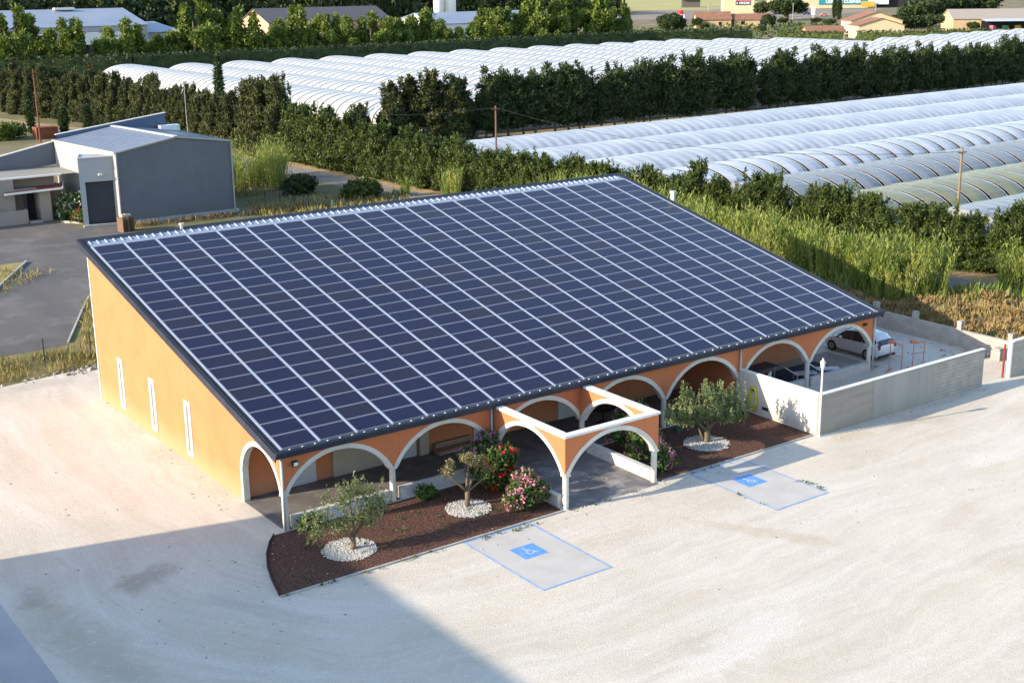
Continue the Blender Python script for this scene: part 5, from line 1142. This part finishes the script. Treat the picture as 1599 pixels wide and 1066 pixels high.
# ------------------------------------------------------------------ far buildings
M_tile = mat('clay_tiles', (.26,.13,.08), .9, col2=(.2,.1,.065), scale=.6, detail=6); M_tan = mat('tan_render', (.52,.38,.22), .9, col2=(.46,.33,.19), scale=.3)
M_cream = mat('cream_render', (.58,.48,.3), .9, col2=(.52,.43,.28), scale=.2)
def gable(name, label, x0, y0, x1, y1, zw, zr, wallm, roofm, ang=0, axis='x', over=.4, wins=(), door=None):
    """box with a ridge along axis, in local coordinates about its centre"""
    cx, cy = (x0+x1)/2, (y0+y1)/2; a, c = (x1-x0)/2, (y1-y0)/2
    t = thing(name, label, 'building', (cx, cy, 0), ang)
    b = MB(); b.box((-a,-c,0), (a,c,zw))
    if axis == 'x':
        for s in (-1, 1): b.face([(s*a,-c,zw),(s*a,c,zw),(s*a,0,zr)])
    else:
        for s in (-1, 1): b.face([(-a,s*c,zw),(a,s*c,zw),(0,s*c,zr)])
    b.build('wall', wallm, t, norm=False)
    b = MB(); e = (zr-zw)*over/(c if axis == 'x' else a)
    for s in (-1, 1):
        if axis == 'x': q = [(-a-over,s*(c+over),zw-e),(a+over,s*(c+over),zw-e),(a+over,0,zr),(-a-over,0,zr)]
        else: q = [(s*(a+over),-c-over,zw-e),(s*(a+over),c+over,zw-e),(0,c+over,zr),(0,-c-over,zr)]
        b.face([(x, y, z+.05) for x, y, z in q]); b.face([(x, y, z+.25) for x, y, z in q])
        for k in range(4): p, r_ = q[k], q[(k+1)%4]; b.face([(*p[:2],p[2]+.05),(*r_[:2],r_[2]+.05),(*r_[:2],r_[2]+.25),(*p[:2],p[2]+.25)])
    b.build('roof', roofm, t, norm=False)
    for (side, u, z0, z1, w_) in wins:
        b = MB()
        if side == 'f': b.box((u-w_/2,-c-.06,z0), (u+w_/2,-c-.01,z1))
        else: b.box((-a-.06,u-w_/2,z0), (-a-.01,u+w_/2,z1))
        b.build('window', M_glass, t)
    return t
M_shedr = mat('blue_grey_sheet_roof', (.26,.3,.37), .5, .1, col2=(.22,.26,.33), scale=.1)
t = gable('grey_shed', 'long shed with blue-grey metal roof beyond the poplars at left', 40, 350, 127.5, 392, 8.3, 12.8, mat('shed_wall', (.3,.29,.3), .8), M_shedr, 0, 'x')
b = MB(); b.box((-44,-23.5,3.2), (38,-21.2,6.6)); b.build('fascia', M_white, t)
b = MB(); b.box((14,-21.3,0), (26,-21.05,3.2)); b.build('door', M_dark, t)
for k in range(3):
    b = MB(); b.box((-30+k*26,-3,12.9), (-24+k*26,-1,13.5)); b.build('skylight', M_white, t)
b = MB(); b.box((127.6,352,0), (139,375,6.0)); b.face([(127,351,6.0),(139.5,351,6.0),(139.5,376,8.5),(127,376,8.5)]); tag(b.build('side_shed', M_shedr), 'lean-to with white front at the right end of the grey shed', 'building')
gable('pink_building', 'pink building with dark hipped roof behind the poplars', 158, 330, 201, 350, 8.3, 12.2, mat('pink_render', (.55,.3,.2), .9), mat('dark_slate', (.09,.085,.095), .8), 0, 'x', wins=[('f', -18+6*k, 2, 4.5, 2.2) for k in range(7)])
gable('white_shed', 'white walled shed with blue-grey roof right of the silos', 214, 320, 270, 352, 6.5, 9.6, M_white, M_shedr, 0, 'x', wins=[('f', -22, .2, 3.5, 4), ('f', 18, .2, 3.5, 3)])
b = MB(); b.box((232,318.5,5.2), (256,319.6,6.6)); tag(b.build('awning', mat('brown_fascia', (.22,.14,.12), .8)), 'brown awning strip along the white shed', 'awning')
for k, (x, r_, lb) in enumerate(((254,1.9,'thinner white silo of the far pair, left'),(259,2.4,'thicker white silo of the far pair, right'))):
    b = MB(); b.tube([(x,384,0),(x,384,17),(x,384,19)], [r_,r_,r_*.4], 20)
    tag(b.build('silo', M_white, smooth=True), lb, 'silo', 'pair of white silos')
# town at upper right
gable('farmhouse', 'long tan farmhouse with brown tiled roof and one small square window', 360, 349, 374, 358, 3.4, 6.2, M_tan, M_tile, R(-34), 'x', wins=[('f', 2.5, 1.2, 2.4, 1.3)])
gable('farm_annex', 'shorter tan wing joined to the right of the long farmhouse', 373, 341, 388, 349, 3.2, 5.2, M_tan, M_tile, R(-34), 'x', wins=[('f', -4, 1.2, 2.6, 1.6), ('f', 4.5, .2, 2.8, 3)])
t = gable('tan_house', 'larger tan house with brown roof and chimney pole behind the green hedge', 354, 262, 372, 276, 4.6, 7.6, M_cream, M_tile, R(-35), 'y', wins=[('f', 4, 1.2, 2.6, 1.0)])
gable('small_tan_house', 'smaller tan house in front of the larger one, with gable towards the camera', 330, 240, 345, 252, 4.2, 6.4, M_cream, M_tile, R(-35), 'y', wins=[('f', 3, 1.2, 2.4, .9)])
gable('tile_roof_shed', 'low shed with brown tiled roof left of the tan houses', 310, 246, 322, 254, 2.8, 4.3, M_tan, M_tile, R(-35), 'x')
t = gable('barn', 'tan barn with grey roof and open lean-to at the right edge', 397, 246, 432, 262, 4.3, 7.4, M_tan, mat('grey_fibre_roof', (.3,.26,.23), .9), R(-38), 'x')
b = MB(); b.face([(-8,-8.4,4.3),(22,-8.4,4.3),(22,-15,3.6),(-8,-15,3.6)]); b.build('lean_to_roof', M_sheet, t, norm=False)
b = MB(); b.box((-7.5,-8.1,0), (20,-8.02,3.6)); b.build('bay_shade_panel', M_dark, t)  # solid dark panel on the wall, painted as the shade of an open bay
for k, cc in enumerate(((.5,.1,.2),(.05,.25,.12),(.5,.3,.05),(.1,.12,.2))):
    b = MB(); b.box((-.9,-.8,0), (.9,.8,2.0)); o = b.build('stored_crate', mat('crate_%d' % k, cc, .6), bevel=.1); v = Matrix.Rotation(R(-38),3,'Z') @ Vector((-4+k*4.5,-10.5,0)) + Vector((414.5,254,0)); o.location = v
    tag(o, ('pink','green','orange','navy')[k] + ' crate under the barn lean-to', 'crate')
B2 = thing('commercial_block', 'tall beige commercial block with red and white rental sign', 'building', (496,467,0), R(-38))
b = MB(); b.box((-8,-6,0), (8,6,14)); b.build('wall', M_cream, B2)
b = MB(); b.box((-2,-6.2,5.2), (6,-6.02,9.4)); sg = b.build('sign', M_white, B2)
b = MB(); b.box((-1.9,-6.26,7.4), (5.9,-6.21,9.3)); b.build('sign_band', mat('red_sign', (.6,.03,.03), .6), sg)
b = MB(); b.box((-1.9,-6.26,5.35), (5.9,-6.21,7.3)); b.build('sign_band', mat('black_sign', (.02,.02,.025), .6), sg)
M_let = mat('white_lettering', (.8,.8,.8), .6)
def text(s_, x, y, z, size, parent, m=M_let, sx=1.0):
    c = bpy.data.curves.new('lettering', 'FONT'); c.body = s_; c.size = size; c.align_x = 'CENTER'; c.align_y = 'CENTER'; c.extrude = .02; c.offset = .02*size
    c.materials.append(m); o = bpy.data.objects.new('lettering', c); COL.objects.link(o); o.location = (x, y, z); o.rotation_euler = (PI/2, 0, 0); o.scale = (sx, 1, 1)
    bpy.context.view_layer.update(); me = bpy.data.meshes.new_from_object(o.evaluated_get(bpy.context.evaluated_depsgraph_get())); p = bpy.data.objects.new('lettering', me); COL.objects.link(p)
    p.location = o.location; p.rotation_euler = o.rotation_euler; p.parent = parent; bpy.data.objects.remove(o); return p
text('A LOUER', 2, -6.3, 8.35, 1.7, sg); text('A VENDRE', 2, -6.3, 6.3, 1.5, sg)
Bk = thing('kitchen_store', 'wide cream store with long blue-green sign at the top edge', 'building', (640,524,0), R(-38))
b = MB(); b.box((-40,-8,0), (24,20,9)); b.build('wall', M_cream, Bk)
b = MB(); b.box((-12,-8.5,2.3), (18,-8.03,5.4)); sg = b.build('sign', mat('teal_sign', (.03,.22,.27), .6), Bk)
text('USINE DE CUISINES', 3, -8.56, 3.85, 2.5, sg, sx=1.0)
b = MB(); b.box((18.5,-9,2.0), (31,-8.6,8.5)); sg2 = b.build('sign', mat('pale_billboard', (.5,.6,.66), .6), Bk)
b = MB(); b.box((14,-10.5,-.5+1.2), (22,-10.2,3.8)); b.build('sign', mat('orange_billboard', (.7,.33,.04), .6), Bk)
b = MB(); b.box((24.1,-6,0), (60,12,8)); b.build('wall', M_dark, Bk)
t = thing('open_shed', 'grey flat-roofed open shed in the yellow field', 'building', (604,618,0), R(-38)); b = MB(); b.box((-6,-5,5.2), (7,6,6.0)); b.build('roof', M_sheet, t); b = MB(); b.box((-5.5,-3,0), (6.5,5,5.2)); b.build('wall', mat('shed_shade', (.1,.09,.09), .8), t)  # solid dark box below the roof is painted as the shed's shaded inside
sheet('yellow_field', [(480,640),(560,560),(700,620),(900,900),(500,900)], .03, mat('field_straw', (.36,.32,.12), .95, col2=(.3,.28,.1), scale=.02))
sheet('car_park', [(400,470),(470,400),(640,480),(560,600)], .02, mat('car_park_asphalt', (.2,.17,.15), .9, col2=(.26,.2,.15), scale=.03))
b = MB(); b.tube([(457,469,0),(457,469,1.5),(457,469,3.4)], [1.4,1.5,1.2], 14); tag(b.build('red_tank', mat('red_tank_paint', (.55,.02,.02), .5), smooth=True), 'round bright red tank in the far car park', 'tank')
t = thing('pylon_sign', 'white pylon sign right of the dark pine', 'sign', (480,400,0), R(-38)); b = MB(); b.box((-.9,-.2,1.5), (.9,.2,5.5)); b.build('panel', M_white, t); b = MB(); b.box((-.3,-.15,0), (.3,.15,1.5)); b.build('post', M_greypipe, t)
for k, (x, y, cc, lb) in enumerate(((430,440,(.6,.6,.6),'white van parked in the far car park, left of the red tank'),(520,440,(.05,.07,.14),'dark blue car parked right of the beige block'),(532,452,(.05,.05,.06),'black car parked beside the dark blue one'),(505,415,(.5,.2,.15),'dull red car near the broad dark pine'))):
    t = thing('parked_car' if k else 'parked_van', lb, 'car' if k else 'van', (x, y, .02), R(-38)); mm = mat('far_car_%d' % k, cc, .3); hh = 1.5 if k else 2.3
    b = MB(); b.box((-2.1,-.85,.3), (2.1,.85,.9)); b.box((-1.2,-.78,.9), (1.4 if k else 2.0,.78,hh)); b.build('body', mm, t, bevel=.15)
    b = MB(); b.box((-1.0,-.8,.95), (1.2,.8,hh-.15)); b.build('side_window', M_glass, t)
    for u in (-1.3, 1.3):
        for s in (-.8, .8): b = MB(); b.tube([(u,s-.08,.33),(u,s+.08,.33)], .33, 12); b.build('wheel', M_dark, t)
for k, (x, y) in enumerate(((405,395),(435,372),(520,395))):
    t = thing('street_lamp', ('street lamp standing left of the beige block','street lamp between the farmhouse and the pine','street lamp by the shop sign')[k], 'lamp', (x, y, 0)); b = MB(); b.tube([(0,0,0),(0,0,8)], .12, 6); b.build('pole', M_kerb, t); b = MB(); b.box((-.1,-.1,7.9), (1.2,.1,8.1)); b.build('lamp_head', M_kerb, t)

# scattered stones on the gravel
rng = np.random.default_rng(41); b = MB()
def stones(x0, y0, x1, y1, n, sp, smax):
    for _ in range(n):
        u = rng.random(); x = x0+(x1-x0)*u+rng.normal()*sp; y = y0+(y1-y0)*u+rng.normal()*sp; s_ = .02+smax*rng.random()**2.5; c = rng.random()*6.3
        i = [b._v((x+s_*(.7+.5*rng.random())*math.cos(c+k*PI/2.5), y+s_*(.7+.5*rng.random())*math.sin(c+k*PI/2.5), .0)) for k in range(5)]+[b._v((x+s_*.35*math.cos(c+k*2.1), y+s_*.35*math.sin(c+k*2.1), s_*.7)) for k in range(3)]
        for q in ((0,1,5),(1,2,6),(1,6,5),(2,3,6),(3,4,7),(3,7,6),(4,0,7),(0,5,7),(5,6,7)): b.f.append([i[k] for k in q]); b.m.append(0)
stones(-8,26.2,3,27.3,160,.35,.14); stones(0,26.5,2.5,27,60,.3,.22); stones(25,-5.9,38,-5.6,120,.25,.05); stones(-1,3,-.2,20,80,.3,.05)
stones(5,-5.5,24,-5.6,160,.3,.05); stones(-10,8,40,-16,420,6,.05); stones(-8,-6,0,-3,120,2,.05); stones(38,-3,42,2,80,1,.12); stones(36,5,42,-2,60,1.2,.08); stones(44,6,50,-6,60,1.5,.35)
tag(b.build('loose_stones', mat('loose_stone', (.42,.385,.33), .95, col2=(.24,.21,.175), scale=3), norm=False), 'loose pale stones scattered over the gravel yard and along its edges', 'stones', kind='stuff')
